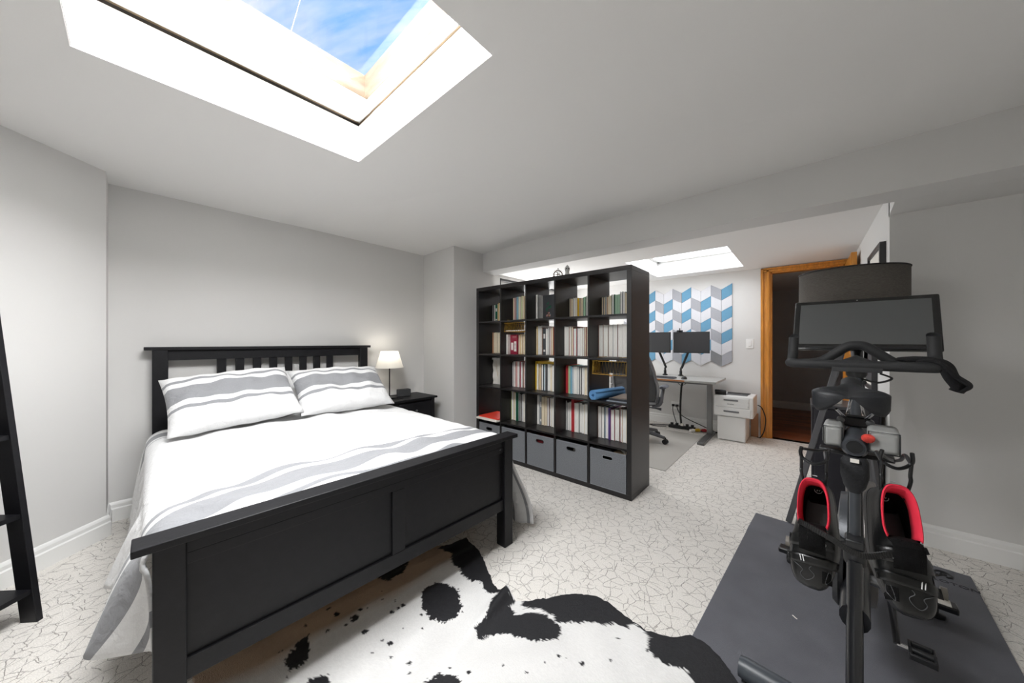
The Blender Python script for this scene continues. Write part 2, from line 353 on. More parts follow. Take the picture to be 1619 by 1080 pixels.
w5 = window_frame('added_window_rear_left', 'added white window, unseen, in the rear left wall', False, wx-.1, -1.55, .65, .65, 2.2, [-.45], FRAMEW)  # second made-up window out of view, meant as a daylight source
MB().box(wx-.19, wx-.16, -1.55, .65, .65, 2.2).build('added_blind', BLIND, w5, smooth=False)  # closes the added opening to outside light
# ============================================================ BED
BY0, BY1 = 1.385, 3.47
bed = thing('bed', 'black stained wooden bed frame with slatted headboard and panelled footboard', 'bed', (0, 0, 0))
m = MB().box(-.005, 1.56, BY0-.045, BY0+.045, .640, .662); m.build('footboard_cap', BLACKWOOD, bed, bevel=.003)
for x0, x1 in ((.035, .105), (1.455, 1.525)): MB().box(x0, x1, BY0-.035, BY0+.035, 0, .641).build('foot_post', BLACKWOOD, bed, bevel=.004)
fb = MB().box(.10, 1.46, BY0-.022, BY0+.022, .60, .641).box(.10, 1.46, BY0-.022, BY0+.022, .565, .60).box(.10, 1.46, BY0-.022, BY0+.022, .222, .285).box(.755, .815, BY0-.022, BY0+.022, .285, .565)
fb.build('footboard_frame', BLACKWOOD, bed, smooth=False, bevel=.002)
for x0, x1 in ((.104, .756), (.814, 1.457)): MB().box(x0, x1, BY0-.010, BY0+.010, .28, .57).build('footboard_panel', BLACKWOOD, bed, smooth=False)
MB().box(.0, 1.595, BY1-.04, BY1+.035, 1.165, 1.188).build('headboard_cap', BLACKWOOD, bed, bevel=.003)
for x0, x1 in ((.04, .12), (1.49, 1.565)): MB().box(x0, x1, BY1-.035, BY1+.025, 0, 1.166).build('head_post', BLACKWOOD, bed, bevel=.004)
MB().box(.115, 1.495, BY1-.018, BY1+.018, 1.09, 1.166).build('headboard_rail', BLACKWOOD, bed, bevel=.002)
MB().box(.115, 1.495, BY1-.018, BY1+.018, .48, .60).build('headboard_rail', BLACKWOOD, bed, bevel=.002)
sl = MB().box(-.028, .028, -.010, .010, .595, 1.095).build('slat', BLACKWOOD, bed, bevel=.002)
for k in range(8):
    o = sl if k == 0 else sl.copy()
    if k: COL.objects.link(o)
    o.location = (.415+k*(1.21-.415)/7, BY1, 0)
for x0, x1 in ((.05, .075), (1.49, 1.515)): MB().box(x0, x1, BY0, BY1, .19, .36).build('side_rail', BLACKWOOD, bed, bevel=.002)
for k in range(10): MB().box(.075, 1.49, BY0+.12+k*.2, BY0+.19+k*.2, .28, .30).build('bed_slat', mat('pine_slat', '#c9ab7d', .6), bed, smooth=False)
mt = tag(MB().box(.085, 1.48, BY0+.03, BY1-.04, .301, .575).build('mattress', mat('mattress_ticking', '#e8e7e4', .85), bevel=.05, seg=4), 'white mattress lying in the black bed frame under the duvet', 'mattress')

# striped cotton: stripe bands are read from the cloth's own length coordinate (UV y)
def stripe_mat(name, bands, lo, hi, base='#dfdfdf', grey='#8f9093'):
    m = bpy.data.materials.new(name); m.use_nodes = True; n = m.node_tree; b = n.nodes['Principled BSDF']; L = n.links.new
    b.inputs['Roughness'].default_value = .9; b.inputs['Specular IOR Level'].default_value = .2; b.inputs['Sheen Weight'].default_value = .15
    uv = n.nodes.new('ShaderNodeUVMap'); sp = n.nodes.new('ShaderNodeSeparateXYZ'); L(uv.outputs[0], sp.inputs[0])
    mr = n.nodes.new('ShaderNodeMapRange'); mr.inputs[1].default_value = lo; mr.inputs[2].default_value = hi; L(sp.outputs['Y'], mr.inputs[0])
    r = n.nodes.new('ShaderNodeValToRGB'); r.color_ramp.interpolation = 'CONSTANT'; e = r.color_ramp.elements
    W1 = (*srgb(base), 1); G = (*srgb(grey), 1)
    e[0].position = 0; e[0].color = W1; e.remove(e[1])
    for a, c in sorted(bands):
        q = e.new((a-lo)/(hi-lo)); q.color = G
        q = e.new((c-lo)/(hi-lo)); q.color = W1
    L(mr.outputs[0], r.inputs['Fac'])
    tcn = n.nodes.new('ShaderNodeTexCoord'); z = n.nodes.new('ShaderNodeTexNoise'); z.inputs['Scale'].default_value = 260; z.inputs['Detail'].default_value = 2; L(tcn.outputs['Object'], z.inputs['Vector'])
    rr = n.nodes.new('ShaderNodeMapRange'); rr.inputs[3].default_value = .9; rr.inputs[4].default_value = 1.1; L(z.outputs['Fac'], rr.inputs[0])
    mx = n.nodes.new('ShaderNodeMix'); mx.data_type = 'RGBA'; mx.blend_type = 'MULTIPLY'; mx.inputs['Factor'].default_value = 1
    L(r.outputs['Color'], mx.inputs['A']); L(rr.outputs[0], mx.inputs['B']); L(mx.outputs['Result'], b.inputs['Base Color'])
    z2 = n.nodes.new('ShaderNodeTexNoise'); z2.inputs['Scale'].default_value = 22; z2.inputs['Detail'].default_value = 3; z2.inputs['Distortion'].default_value = .6; L(tcn.outputs['Object'], z2.inputs['Vector'])
    bn = n.nodes.new('ShaderNodeBump'); bn.inputs['Strength'].default_value = .35; bn.inputs['Distance'].default_value = .02; L(z2.outputs['Fac'], bn.inputs['Height']); L(bn.outputs[0], b.inputs['Normal'])
    return m
DUV = stripe_mat('striped_duvet_cotton', [(1.455, 1.475), (1.545, 1.665), (1.705, 1.735), (2.86, 2.875), (2.92, 3.04), (3.085, 3.10)], 1.2, 3.6)
def ss(a, b, x): t = max(0, min(1, (x-a)/(b-a))); return t*t*(3-2*t)
def duvet():
    mb = MB(); mb.uv = []
    NT, NA = 150, 170; XL, XRr = .015, 1.575; R = .085
    y0, y1 = BY0+.052, 3.18
    for i in range(NT+1):
        t = i/NT; Y = y0+(y1-y0)*t; foot = 1-ss(0, .30, t)
        dl = .235+.09*ss(.2, .5, t)+.02*math.sin(9*Y); dr = .47+.06*foot+.02*math.sin(8*Y+1)
        topw = (XRr-R)-(XL+R); arc = R*PI/2; tot = dl+arc+topw+arc+dr
        for j in range(NA+1):
            a = tot*j/NA; zt = .645
            if a < dl:
                q = dl-a; f = q/dl
                bl = ss(0, .06, t)*(1-ss(.12, .45, t)); ins = 1-ss(0, .05, t)
                x = XL-(.02+.055*bl)*f**.7-.022*(1-ins)*(f**.8)*(.4+math.sin(2*PI*Y/.30+.6*math.sin(3*Y)))-.010*f*math.sin(2*PI*Y/.11)*(1-ins)+.045*ins*f**.5
                z = zt-R-q; y = Y-.015*foot*f
            elif a < dl+arc:
                th = (a-dl)/R; x = XL+R-R*math.cos(th); z = zt-R+R*math.sin(th); y = Y
            elif a < dl+arc+topw:
                x = XL+R+(a-dl-arc); z = zt; y = Y
            elif a < dl+2*arc+topw:
                th = (a-dl-arc-topw)/R; x = XRr-R+R*math.sin(th); z = zt-R+R*math.cos(th); y = Y
            else:
                q = a-(dl+2*arc+topw); f = q/dr
                x = XRr+(.04+.15*foot*math.sin(PI*min(1, f*.75)))*f+.022*(f**.8)*(.4+math.sin(2*PI*Y/.27+1))+.010*f*math.sin(2*PI*Y/.12)
                z = zt-R-q; y = Y-.08*foot*f*(1-t*3 if t < .33 else 0)
            inn = ss(-.02, .22, x)*(1-ss(1.38, 1.6, x))
            puff = .032*math.sin(PI*min(1, max(0, (x-XL)/(XRr-XL))))-.012
            wr = .006*math.sin(21*x+9*Y+2*math.sin(5*Y))+.005*math.sin(33*Y-7*x+1.5*math.sin(4*x))+.004*math.sin(50*(x*.35+Y)+2*math.sin(6*x))
            if a >= dl and a <= dl+2*arc+topw:
                z += (puff+wr)*inn-.03*foot**3*math.sin(PI*ss(0, 1, (x-.05)/1.4))*ss(.0, .2, t+.03)
                if t < .05: z -= .045*(1-t/.05)**2*inn
                if t > .97: z -= .02*(t-.97)/.03
                y += .010*math.sin(6*x+1)+.006*math.sin(17*x)
            z = max(z, .015)
            mb.v.append((x, y, z)); mb.uv.append((a, Y+.11*(1-ss(-.05, .42, x))*(1-ss(.25, .6, t))*(1-(.95*(dl-a)/dl if a < dl else 0))-.012*math.sin(3*x+.6)+.004*math.sin(9*x)))
    n = NA+1
    for i in range(NT):
        for j in range(NA): mb.f.append((i*n+j, i*n+j+1, (i+1)*n+j+1, (i+1)*n+j))
    return tag(mb.build('duvet', DUV, thick=.012), 'white duvet with grey stripes spread over the bed, hanging down both sides', 'duvet')
duvet()
def pillow(name, label, c, w, h, th, tilt, m, rz=0, seed=0, group=None, roll=0):
    mb = MB(); mb.uv = []; N, K = 30, 22; rnd = random.Random(seed); ph = [rnd.uniform(0, 6) for _ in range(6)]
    for side in (1, -1):
        for i in range(K+1):
            for j in range(N+1):
                u = j/N*2-1; v = i/K*2-1
                e = max(0, (1-abs(u)**3.2))**.55*max(0, (1-abs(v)**3.0))**.55
                x = u*w/2*(1-.05*(1-abs(v)**2)*abs(u)**6)-.02*abs(v)**8*0; y = v*h/2*(1-.07*(1-u*u)*abs(v)**6)
                wr = .012*math.sin(7*u+3*v+ph[0])*(1-abs(v))+.007*math.sin(15*u-4*v+ph[1])+.008*math.sin(9*v+5*u+ph[2])
                z = side*(th/2*e+.004)+wr*(e*.8+.1)
                mb.v.append((x, y, z)); mb.uv.append((u, v+.03*math.sin(3*u+ph[3])))
    n = N+1; o2 = (K+1)*n
    for i in range(K):
        for j in range(N):
            mb.f.append((i*n+j, i*n+j+1, (i+1)*n+j+1, (i+1)*n+j)); mb.f.append((o2+i*n+j, o2+(i+1)*n+j, o2+(i+1)*n+j+1, o2+i*n+j+1))
    rim = [i for i in range(n)]+[i*n+N for i in range(1, K+1)]+[K*n+j for j in range(N-1, -1, -1)]+[i*n for i in range(K-1, 0, -1)]
    for a, b in zip(rim, rim[1:]+rim[:1]): mb.f.append((a, o2+a, o2+b, b))
    o = mb.build(name, m, angle=80); o.location = c; o.rotation_euler = Euler((tilt, roll, rz)); return tag(o, label, 'pillow', group)
PILL = stripe_mat('striped_pillow_cotton', [(-.42, -.32), (-.16, .38), (.54, .64)], -1, 1)
PW = mat('white_pillow_cotton', '#ececec', .9, bump=(25, .3))
pillow('pillow', 'plain white pillow behind the striped pillow at the ladder shelf side', (.46, 3.25, .775), .66, .44, .15, math.radians(58), PW, .03, 3)
pillow('pillow', 'plain white pillow behind the striped pillow at the nightstand side', (1.15, 3.25, .785), .66, .44, .15, math.radians(58), PW, -.03, 4)
pillow('pillow', 'grey striped pillow at the ladder shelf side of the bed', (.425, 2.90, .85), .69, .50, .17, math.radians(37), PILL, .02, 1, roll=math.radians(-4))
pillow('pillow', 'grey striped pillow at the nightstand side of the bed', (1.12, 2.90, .84), .70, .50, .17, math.radians(36), PILL, -.03, 2)

# ============================================================ NIGHTSTAND + LAMP + SPEAKER
ns = thing('nightstand', 'black wooden nightstand with one drawer beside the bed', 'nightstand', (0, 0, 0))
MB().box(1.725, 2.255, 3.105, 3.525, .60, .62).build('top', BLACKWOOD, ns, bevel=.003)
for x0 in (1.75, 2.19):
    for y0 in (3.125, 3.465): MB().box(x0, x0+.04, y0, y0+.04, 0, .601).build('leg', BLACKWOOD, ns, bevel=.002)
MB().box(1.765, 2.215, 3.14, 3.49, .36, .60).build('body', BLACKWOOD, ns, smooth=False)
d = MB().box(1.795, 2.185, 3.125, 3.145, .40, .575).build('drawer', BLACKWOOD, ns, bevel=.003)
MB().lathe([(.004, .0), (.006, -.012), (.013, -.018), (.011, -.026), (.003, -.03)], (1.99, 3.126, .49), 14, 'y').build('knob', GREYM, d)
MB().box(1.765, 2.215, 3.14, 3.49, .16, .18).build('shelf', BLACKWOOD, ns, smooth=False)
lp = thing('table_lamp', 'lit table lamp with white cone shade on slim black stem, on the nightstand', 'lamp', (1.80, 3.33, .62))
MB().box(-.07, .07, -.06, .06, 0, .012).build('base', BLACKM, lp, bevel=.003)
MB().cyl((0, 0, .01), (0, 0, .42), .006, 10).build('stem', BLACKM, lp)
SHADE = bpy.data.materials.new('white_lamp_shade'); SHADE.use_nodes = True   # thin cloth lit through by the bulb inside
g = SHADE.node_tree; g.nodes.clear(); g1 = g.nodes.new('ShaderNodeOutputMaterial'); g2 = g.nodes.new('ShaderNodeBsdfDiffuse'); g3 = g.nodes.new('ShaderNodeBsdfTranslucent'); g4 = g.nodes.new('ShaderNodeMixShader')
for q in (g2, g3): q.inputs['Color'].default_value = (.90, .88, .83, 1)
g4.inputs[0].default_value = .45; g.links.new(g2.outputs[0], g4.inputs[1]); g.links.new(g3.outputs[0], g4.inputs[2]); g.links.new(g4.outputs[0], g1.inputs[0])
sh = MB(); sh.lathe([(.142, .33), (.088, .505)], n=40, cap=False); sh.build('lamp_shade', SHADE, lp)
MB().cyl((0, 0, .41), (0, 0, .44), .012).build('socket', BLACKM, lp)
MB().lathe([(.004, .44), (.018, .455), (.024, .475), (.016, .497), (.003, .503)], n=16).build('bulb', mat('lamp_bulb', '#fff4e0', .4, emit=('#ffe7c0', 6)), lp)
pl = bpy.data.lights.new('lamp_glow', 'POINT'); pl.energy = 3.0; pl.color = (1, .94, .84); pl.shadow_soft_size = .034
po = bpy.data.objects.new('lamp_glow', pl); COL.objects.link(po); po.parent = lp; po.location = (0, 0, .474)
sp = thing('smart_speaker', 'small dark grey fabric box speaker standing on the nightstand', 'speaker', (1.985, 3.36, .62), -.12)
MB().box(-.068, .068, -.04, .04, .0, .075).build('body', mat('speaker_fabric', '#3f4042', .9, bump=(300, .4)), sp, bevel=.008, seg=3)
MB().box(-.066, .066, -.038, .038, .0745, .0775).build('top_plate', BLACKP, sp, bevel=.001)
MB().tube(smoothpath([(1.74, 3.20, .6225), (1.80, 3.19, .6225), (1.86, 3.21, .6235), (1.88, 3.19, .6225)]), .003, 6).build('cable', CABLE)['label'] = 'short black cable lying at the lamp base on the nightstand'
bpy.data.objects['cable']['category'] = 'cable'

# ============================================================ BOOKCASE
KX0, KX1, KY0, KY1, KH = 2.52, 2.91, 1.0, 2.752, 1.82
OUT, INN = .038, .016
bc = thing('bookcase', 'tall black open cube bookcase of five by five compartments dividing the room', 'bookcase')
MB().box(KX0, KX1, KY0, KY1, KH-OUT, KH).build('top_panel', BOOKCASE, bc, bevel=.0015)
MB().box(KX0, KX1, KY0, KY1, 0, OUT).build('bottom_panel', BOOKCASE, bc, bevel=.0015)
for y in (KY0, KY1-OUT): MB().box(KX0, KX1, y, y+OUT, OUT, KH-OUT).build('side_panel', BOOKCASE, bc, bevel=.0015)
CW = (KY1-KY0-2*OUT-4*INN)/5; CHt = (KH-2*OUT-4*INN)/5
for k in range(4):
    y = KY0+OUT+CW*(k+1)+INN*k; MB().box(KX0+.002, KX1-.002, y, y+INN, OUT, KH-OUT).build('divider', BOOKCASE, bc, smooth=False)
    z = OUT+CHt*(k+1)+INN*k
    for c5 in range(5):
        ya = KY0+OUT+(CW+INN)*c5; MB().box(KX0+.002, KX1-.002, ya, ya+CW, z, z+INN).build('shelf_board', BOOKCASE, bc, smooth=False)
def cell(col, row):     # col 1 by the wall pier .. 5 by the aisle, row 1 top .. 5 bottom -> (y high, y low, floor z)
    c = 5-col; ya = KY0+OUT+(CW+INN)*c; return ya+CW, ya, OUT+(CHt+INN)*(5-row)
ORD = ['first', 'second', 'third', 'fourth', 'fifth', 'sixth', 'seventh', 'eighth', 'ninth', 'tenth', 'eleventh', 'twelfth']
ROWN = {1: 'top', 2: 'second', 3: 'third', 4: 'fourth'}
CN = {'w': ('#f8f5f0', 'white'), 'c': ('#f0e4ca', 'cream'), 't': ('#d8c3a0', 'tan'), 'k': ('#26262a', 'black'), 'g': ('#1e6b4f', 'green'), 'r': ('#b8323a', 'red'), 'R': ('#e0392e', 'bright red'),
      'b': ('#3f7fa8', 'blue'), 'y': ('#e3b92c', 'yellow'), 'o': ('#c7854e', 'orange'), 'p': ('#54407f', 'purple'), 'm': ('#9a2440', 'maroon'), 'n': ('#8a5a44', 'brown'), 's': ('#9aa0a4', 'grey'),
      'G': ('#a9cdb0', 'pale green'), 'B': ('#8fc3d6', 'pale blue'), 'P': ('#d9a9a4', 'pink'), 'l': ('#c6d08a', 'lime'), 'd': ('#4a4c50', 'dark grey'), 'e': ('#17553c', 'dark green')}
def cmat(k, paper=False): return mat(('pages_' if paper else 'cover_')+k, CN[k][0], .85 if paper else .45, var=(90, .10) if paper else None, stretch=(.3, 6, .3) if paper else None)
# each book: thickness mm, height mm, page colour, cover colour, 's' = spine to the bedroom, lean in degrees
def books(col, row, depth, lst, front=None, gap0=.002):
    yh, yl, z = cell(col, row); y = yh-gap0
    for i, b in enumerate(lst):
        t, h, pc, cc = b[0]/1000, b[1]/1000, b[2], b[3]; mode = b[4] if len(b) > 4 else ''
        lean = 0
        dp = depth-random.choice([0, .004, .010, .016]); x1 = KX1-.006 if front is None else front+dp
        x0 = x1-dp
        if y-t < yl+.001: break
        wherec = f'{ORD[i]} from the pier side, {ROWN[row]} row, {ORD[col-1]} cube from pier'
        bk = thing('book', (f'{CN[cc][1]} book, ' if 's' in mode else f'{CN[pc][1]} paged {CN[cc][1]} book, ')+wherec, 'book', (x0, y-t, z+.0005), 0, 'books in the cube bookcase')
        cv = .0022 if t > .012 else .001
        m = MB().box(0, dp, 0, cv, 0, h).box(0, dp, t-cv, t, 0, h)
        if 's' in mode: m.box(0, cv, cv, t-cv, 0, h)
        else: m.box(dp-cv, dp, cv, t-cv, 0, h)
        m.build('cover', cmat(cc), bk, smooth=False)
        p0, p1 = (cv, dp-.006) if 's' in mode else (.004, dp-cv)
        MB().box(p0, p1, cv, t-cv, .003, h-.003).build('pages', cmat(pc, True), bk, smooth=False)
        if '1' in mode:    # printed spine label
            MB().box(-.0006, .0004, t*.2, t*.8, h*.62, h*.8).build('spine_print', cmat('w'), bk, smooth=False)
            MB().box(-.0006, .0004, t*.2, t*.8, h*.12, h*.2).build('spine_print', cmat('w'), bk, smooth=False)
        y -= t+.0008
books(1, 1, .17, [(14, 203, 'w', 'k'), (15, 203, 'w', 'w'), (34, 203, 'w', 'g', 's1'), (16, 212, 'c', 't'), (30, 222, 'c', 'y'), (26, 200, 'c', 'n'), (30, 210, 'w', 's'), (28, 205, 'c', 'c')])
books(2, 1, .21, [(30, 252, 'w', 'c', 's'), (18, 250, 'w', 'P', 's'), (20, 254, 'w', 's', 's'), (16, 255, 'w', 'B', 's'), (22, 256, 'w', 'c', 's'), (16, 258, 'w', 'w', 's'), (16, 262, 'w', 'l', 's'), (20, 258, 'w', 'c', 's'), (24, 258, 'w', 't', 's'), (24, 255, 'c', 'w', 's')])
books(4, 1, .15, [(16, 195, 'c', 'k'), (26, 192, 'c', 'n'), (22, 196, 'w', 'w'), (18, 196, 'w', 'c'), (22, 190, 'c', 'y', 's'), (16, 185, 'c', 'k'), (24, 188, 'c', 'n'), (20, 195, 'w', 'G', 's'), (26, 205, 'w', 's'), (30, 200, 'c', 'c')])
books(5, 1, .172, [(18, 176, 'c', 'k'), (16, 176, 'c', 'k'), (14, 178, 'w', 'k'), (22, 174, 'c', 'o'), (26, 182, 'c', 't'), (22, 188, 'w', 'g'), (24, 184, 'w', 'G', 's'), (20, 186, 'w', 'G', 's'), (22, 208, 'w', 'd'), (22, 205, 'w', 's'), (26, 196, 'c', 'c')])
books(1, 2, .17, [(10, 238, 'c', 'o'), (34, 238, 'c', 'n'), (32, 238, 'c', 'c'), (34, 236, 'c', 'w'), (30, 235, 'c', 't'), (32, 236, 'w', 'c')])
books(2, 2, .20, [(26, 205, 'c', 'o'), (28, 208, 'c', 'y'), (22, 208, 'c', 'n'), (34, 212, 'c', 't'), (24, 205, 'c', 'y')], front=2.66, gap0=.115)
books(3, 2, .226, [(12, 284, 'w', 'y'), (46, 292, 'w', 'w'), (16, 270, 'w', 'n'), (34, 262, 'w', 'd', 's1'), (26, 262, 'w', 'w'), (20, 270, 'w', 's'), (20, 274, 'w', 'P'), (24, 276, 'c', 'o'), (26, 276, 'w', 'r'), (22, 272, 'w', 'w'), (26, 275, 'w', 'c')])
books(4, 2, .238, [(46, 274, 'w', 'w'), (26, 276, 'w', 'P'), (20, 268, 'c', 'n'), (34, 254, 'w', 'r'), (30, 256, 'w', 's'), (34, 258, 'w', 'w'), (18, 262, 'w', 'n'), (12, 264, 'c', 'm'), (12, 264, 'c', 'm'), (30, 262, 'w', 'c'), (28, 260, 'w', 's')])
books(5, 2, .222, [(42, 278, 'w', 'n'), (42, 278, 'w', 'w'), (42, 279, 'w', 'n'), (42, 279, 'w', 's'), (42, 279, 'w', 'n'), (42, 280, 'w', 'w'), (40, 280, 'w', 'n')])
books(2, 3, .21, [(16, 262, 'w', 'd'), (20, 270, 'w', 'w', 's'), (34, 272, 'w', 'P', 's'), (26, 272, 'w', 'w', 's'), (20, 274, 'w', 'm', 's'), (22, 270, 'w', 'w'), (20, 262, 'c', 'n'), (24, 268, 'w', 'r'), (28, 264, 'w', 's'), (30, 266, 'w', 'w')])
books(3, 3, .238, [(14, 288, 'c', 'y', 's'), (22, 262, 'w', 'c'), (32, 262, 'w', 't', 's'), (22, 258, 'w', 'd'), (24, 258, 'w', 'B'), (18, 258, 'd', 'd', 's'), (32, 264, 'w', 'w'), (26, 262, 'c', 'w'), (30, 258, 'w', 'c'), (28, 258, 'w', 's')])
books(4, 3, .226, [(26, 262, 'w', 'r', 's'), (14, 258, 'w', 'l', 's'), (14, 258, 'w', 'G', 's'), (18, 256, 'w', 'B', 's'), (14, 252, 'w', 'b'), (40, 256, 'w', 'w'), (20, 256, 'w', 's'), (16, 250, 'w', 'd'), (32, 250, 'w', 'w'), (30, 252, 'c', 'w'), (32, 250, 'w', 's')])
books(2, 4, .235, [(12, 302, 'w', 'l', 's'), (26, 304, 'w', 'w'), (24, 298, 'c', 't'), (10, 292, 'w', 'w'), (34, 298, 'w', 'e', 's'), (16, 296, 'w', 'd'), (14, 288, 'w', 'k'), (18, 280, 'w', 'w'), (20, 292, 'w', 's'), (26, 290, 'w', 'c'), (30, 286, 'w', 'w'), (24, 280, 'c', 'w')])
books(3, 4, .215, [(26, 296, 'w', 'w'), (28, 290, 'w', 's', 's1'), (34, 286, 'c', 't'), (26, 286, 'c', 'c'), (26, 280, 'w', 'n'), (28, 284, 'w', 's'), (30, 284, 'w', 'c'), (28, 280, 'w', 'w')])
books(4, 4, .222, [(10, 280, 'w', 'd'), (26, 262, 'w', 's'), (26, 272, 'w', 'w'), (28, 300, 'c', 'r', 's'), (12, 272, 'w', 'R'), (36, 272, 'w', 'w'), (30, 276, 'w', 's'), (28, 268, 'w', 'w'), (32, 276, 'w', 'c'), (30, 270, 'w', 'w')])
books(5, 4, .235, [(34, 276, 'w', 'n'), (26, 274, 'w', 's'), (36, 272, 'w', 'b'), (20, 272, 'w', 'p', 's'), (34, 262, 'w', 'm'), (36, 266, 'w', 'w'), (14, 276, 'w', 'n'), (16, 278, 'w', 'm'), (36, 276, 'w', 'c'), (32, 274, 'w', 's')])
# big black plant book facing out, with a white book leaning behind it (third cube of the top row)
yh, yl, z = cell(3, 1)
pb = thing('book', 'white paged book standing beside the black plant book in the top row', 'book', (2.668, yh-.006, z))
MB().box(0, .02, -.020, 0, 0, .25).box(.012, .23, -.020, 0, 0, .25).build('pages', cmat('w', True), pb, smooth=False)
pk = thing('book', 'black book showing a leafy plant photograph in the top row', 'book', (2.672, yh-.030, z), 0)
bd = MB().obox((.075, -.082, .124), (.018, .155, .248), Matrix.Rotation(-.12, 3, 'Z')).build('cover', cmat('d'), pk, smooth=False)
for k in range(26):
    a = random.uniform(0, 2*PI); rr = random.uniform(0, .04); hh = .125+rr*math.sin(a)*1.2
    M3 = Matrix.Rotation(-.12, 3, 'Z'); c0 = Vector((.075, -.082, 0))+M3@Vector((-.0096, rr*math.cos(a)-.005, 0)); 
    MB().obox((c0.x, c0.y, hh if k < 16 else .03+random.uniform(0, .04)), (.0008, .016, .012), Matrix.Rotation(a, 3, 'X')).build('leaf_print', cmat(random.choice('gge') if k < 16 else random.choice('Pnos')), bd, smooth=False)
for k, (cc, h, t) in enumerate([('c', .215, .036), ('c', .21, .03), ('t', .22, .034)]):
    b = thing('book', f'{["tan edged cream", "plain cream", "tan"][k]} book beside the black plant book, top row', 'book', (2.74, yh-.215-k*.038, z))
    MB().box(0, .165, 0, t, 0, h).build('cover', cmat(cc), b, smooth=False); MB().box(-.0008, .1, .003, t-.003, .003, h-.003).build('pages', cmat('c', True), b, smooth=False)
# red magazine box facing out, second row, second cube
yh, yl, z = cell(2, 2)
rb = thing('magazine_file', 'dark red printed box with two white picture panels standing in the bookcase', 'box', (2.60, yh-.004, z))
MB().box(0, .22, -.016, 0, 0, .208).build('pages', cmat('w', True), rb, smooth=False)
M3 = Matrix.Rotation(-.10, 3, 'Z')
MB().obox((.05, -.068, .103), (.02, .10, .206), M3).build('front_panel', cmat('m'), rb, smooth=False)
for (dy, dz, w_, h_) in ((.022, -.02, .032, .078), (-.024, -.02, .034, .105)): MB().obox(Vector((.05, -.068, .103))+M3@Vector((-.0105, dy, dz)), (.001, w_, h_), M3).build('picture_print', cmat('w'), rb, smooth=False)
for q in range(5): MB().obox(Vector((.05, -.068, .103))+M3@Vector((-.0112, -.024, .015-q*.014)), (.0006, .024, .003), M3).build('text_print', cmat('d'), rb, smooth=False)
for q in range(2): MB().obox(Vector((.05, -.068, .103))+M3@Vector((-.0105, -.012, .082-q*.012)), (.0006, .06, .004), M3).build('text_print', cmat('P'), rb, smooth=False)
# white paper carrier in the third row, first cube
yh, yl, z = cell(1, 3)
pbag = thing('paper_bag', 'crumpled white paper bag standing in the third row cube beside the pier', 'bag', (2.735, yh-.01, z))
m = MB(); rings = []
for k in range(9):
    h = .29*k/8; wv = .006*math.sin(k*1.9)
    rings.append([(0+wv, 0, h), (.16, 0, h), (.16, -.14+wv, h), (.0-wv*.6, -.14, h), (.01, -.07+wv, h)])
m.loft(rings).build('body', PAPER, pbag, smooth=False)
MB().tube(smoothpath([(.002, -.05, .26), (-.008, -.06, .19), (-.006, -.075, .13), (.0, -.07, .09)]), .002, 5).build('string_handle', cmat('t'), pbag)
MB().box(-.014, .16, -.144, .002, .278, .30).build('folded_rim', cmat('w'), pbag, smooth=False)
# yellow book lying flat across the third cube, third row
yh, yl, z = cell(3, 3)
yb = thing('book', 'yellow book lying flat on top of the upright books, third row', 'book', (2.675, yh-.215, z+.2655))
MB().box(.0, .15, 0, .19, 0, .003).box(.0, .15, 0, .19, .021, .024).box(0, .003, 0, .19, .003, .021).build('cover', cmat('y'), yb, smooth=False)
MB().box(.003, .147, .003, .187, .003, .021).build('pages', cmat('w', True), yb, smooth=False)
# red box and the white folder under it, fourth row beside the pier
yh, yl, z = cell(1, 4)
fo = tag(MB().box(2.47, 2.80, yl+.004, yh-.012, z, z+.018).build('folder', PAPER, bevel=.002), 'white folder lying under the bright red box in the bookcase', 'folder')
rd = thing('flat_box', 'bright red flat box with small black print lying in the bookcase', 'box', (2.50, yl+.004, z+.0185))
MB().box(0, .29, 0, yh-yl-.03, 0, .012).build('lid', mat('bright_red_card', '#e8402c', .45), rd, bevel=.002)
for q in range(3): MB().obox((.12+.03*q, .07+.02*q, .0122), (.05, .012, .0008), Matrix.Rotation(.5, 3, 'Z')).build('print', cmat('k' if q % 2 else 's'), rd, smooth=False)
# blue yoga mat, laptop sheets in the third row, fifth cube
yh, yl, z = cell(5, 3)
ym = thing('yoga_mat', 'rolled blue exercise mat lying in the aisle end cube of the bookcase', 'mat', (0, 0, 0))
m = MB(); pts = []
A = Vector((2.50, yh-.045, z+.042)); B = Vector((2.88, yh-.13, z+.042)); ax = (B-A).normalized(); sx = Vector((0, 0, 1)).cross(ax).normalized()
ri = []
for k in range(90):
    th = k/89*2*PI*3.4; r = .014+.027*k/89; ri.append(sx*math.cos(th)*r+Vector((0, 0, 1))*math.sin(th)*r)
v = [A+p for p in ri]+[B+p for p in ri]; f = [(i, i+1, 90+i+1, 90+i) for i in range(89)]
m.add(v, f); m.build('roll', mat('blue_foam', '#5b8fc0', .8, bump=(200, .2)), ym, thick=.006)
for q, (lab, mt2, th) in enumerate([('grey folder', mat('grey_folder', '#8f97a2', .6), .006), ('dark laptop', mat('dark_laptop', '#3b3d42', .4, metal=.5), .016), ('brown envelope', mat('brown_envelope', '#8d7f74', .8), .006)]):
    zz = z+[.0, .006, .022][q]
    o = MB().obox((2.70+.012*q, yl+.095-.004*q, zz+th/2), (.31-.03*q, .17-.012*q, th), Matrix.Rotation(.03*q, 3, 'Z')).build(['folder', 'laptop', 'envelope'][q], mt2, bevel=.0015)
    tag(o, ['grey card folder at the bottom of the pile beside the blue mat', 'closed dark laptop lying on the grey folder beside the blue mat', 'brown envelope on top of the laptop beside the blue mat'][q], ['folder', 'laptop', 'envelope'][q])
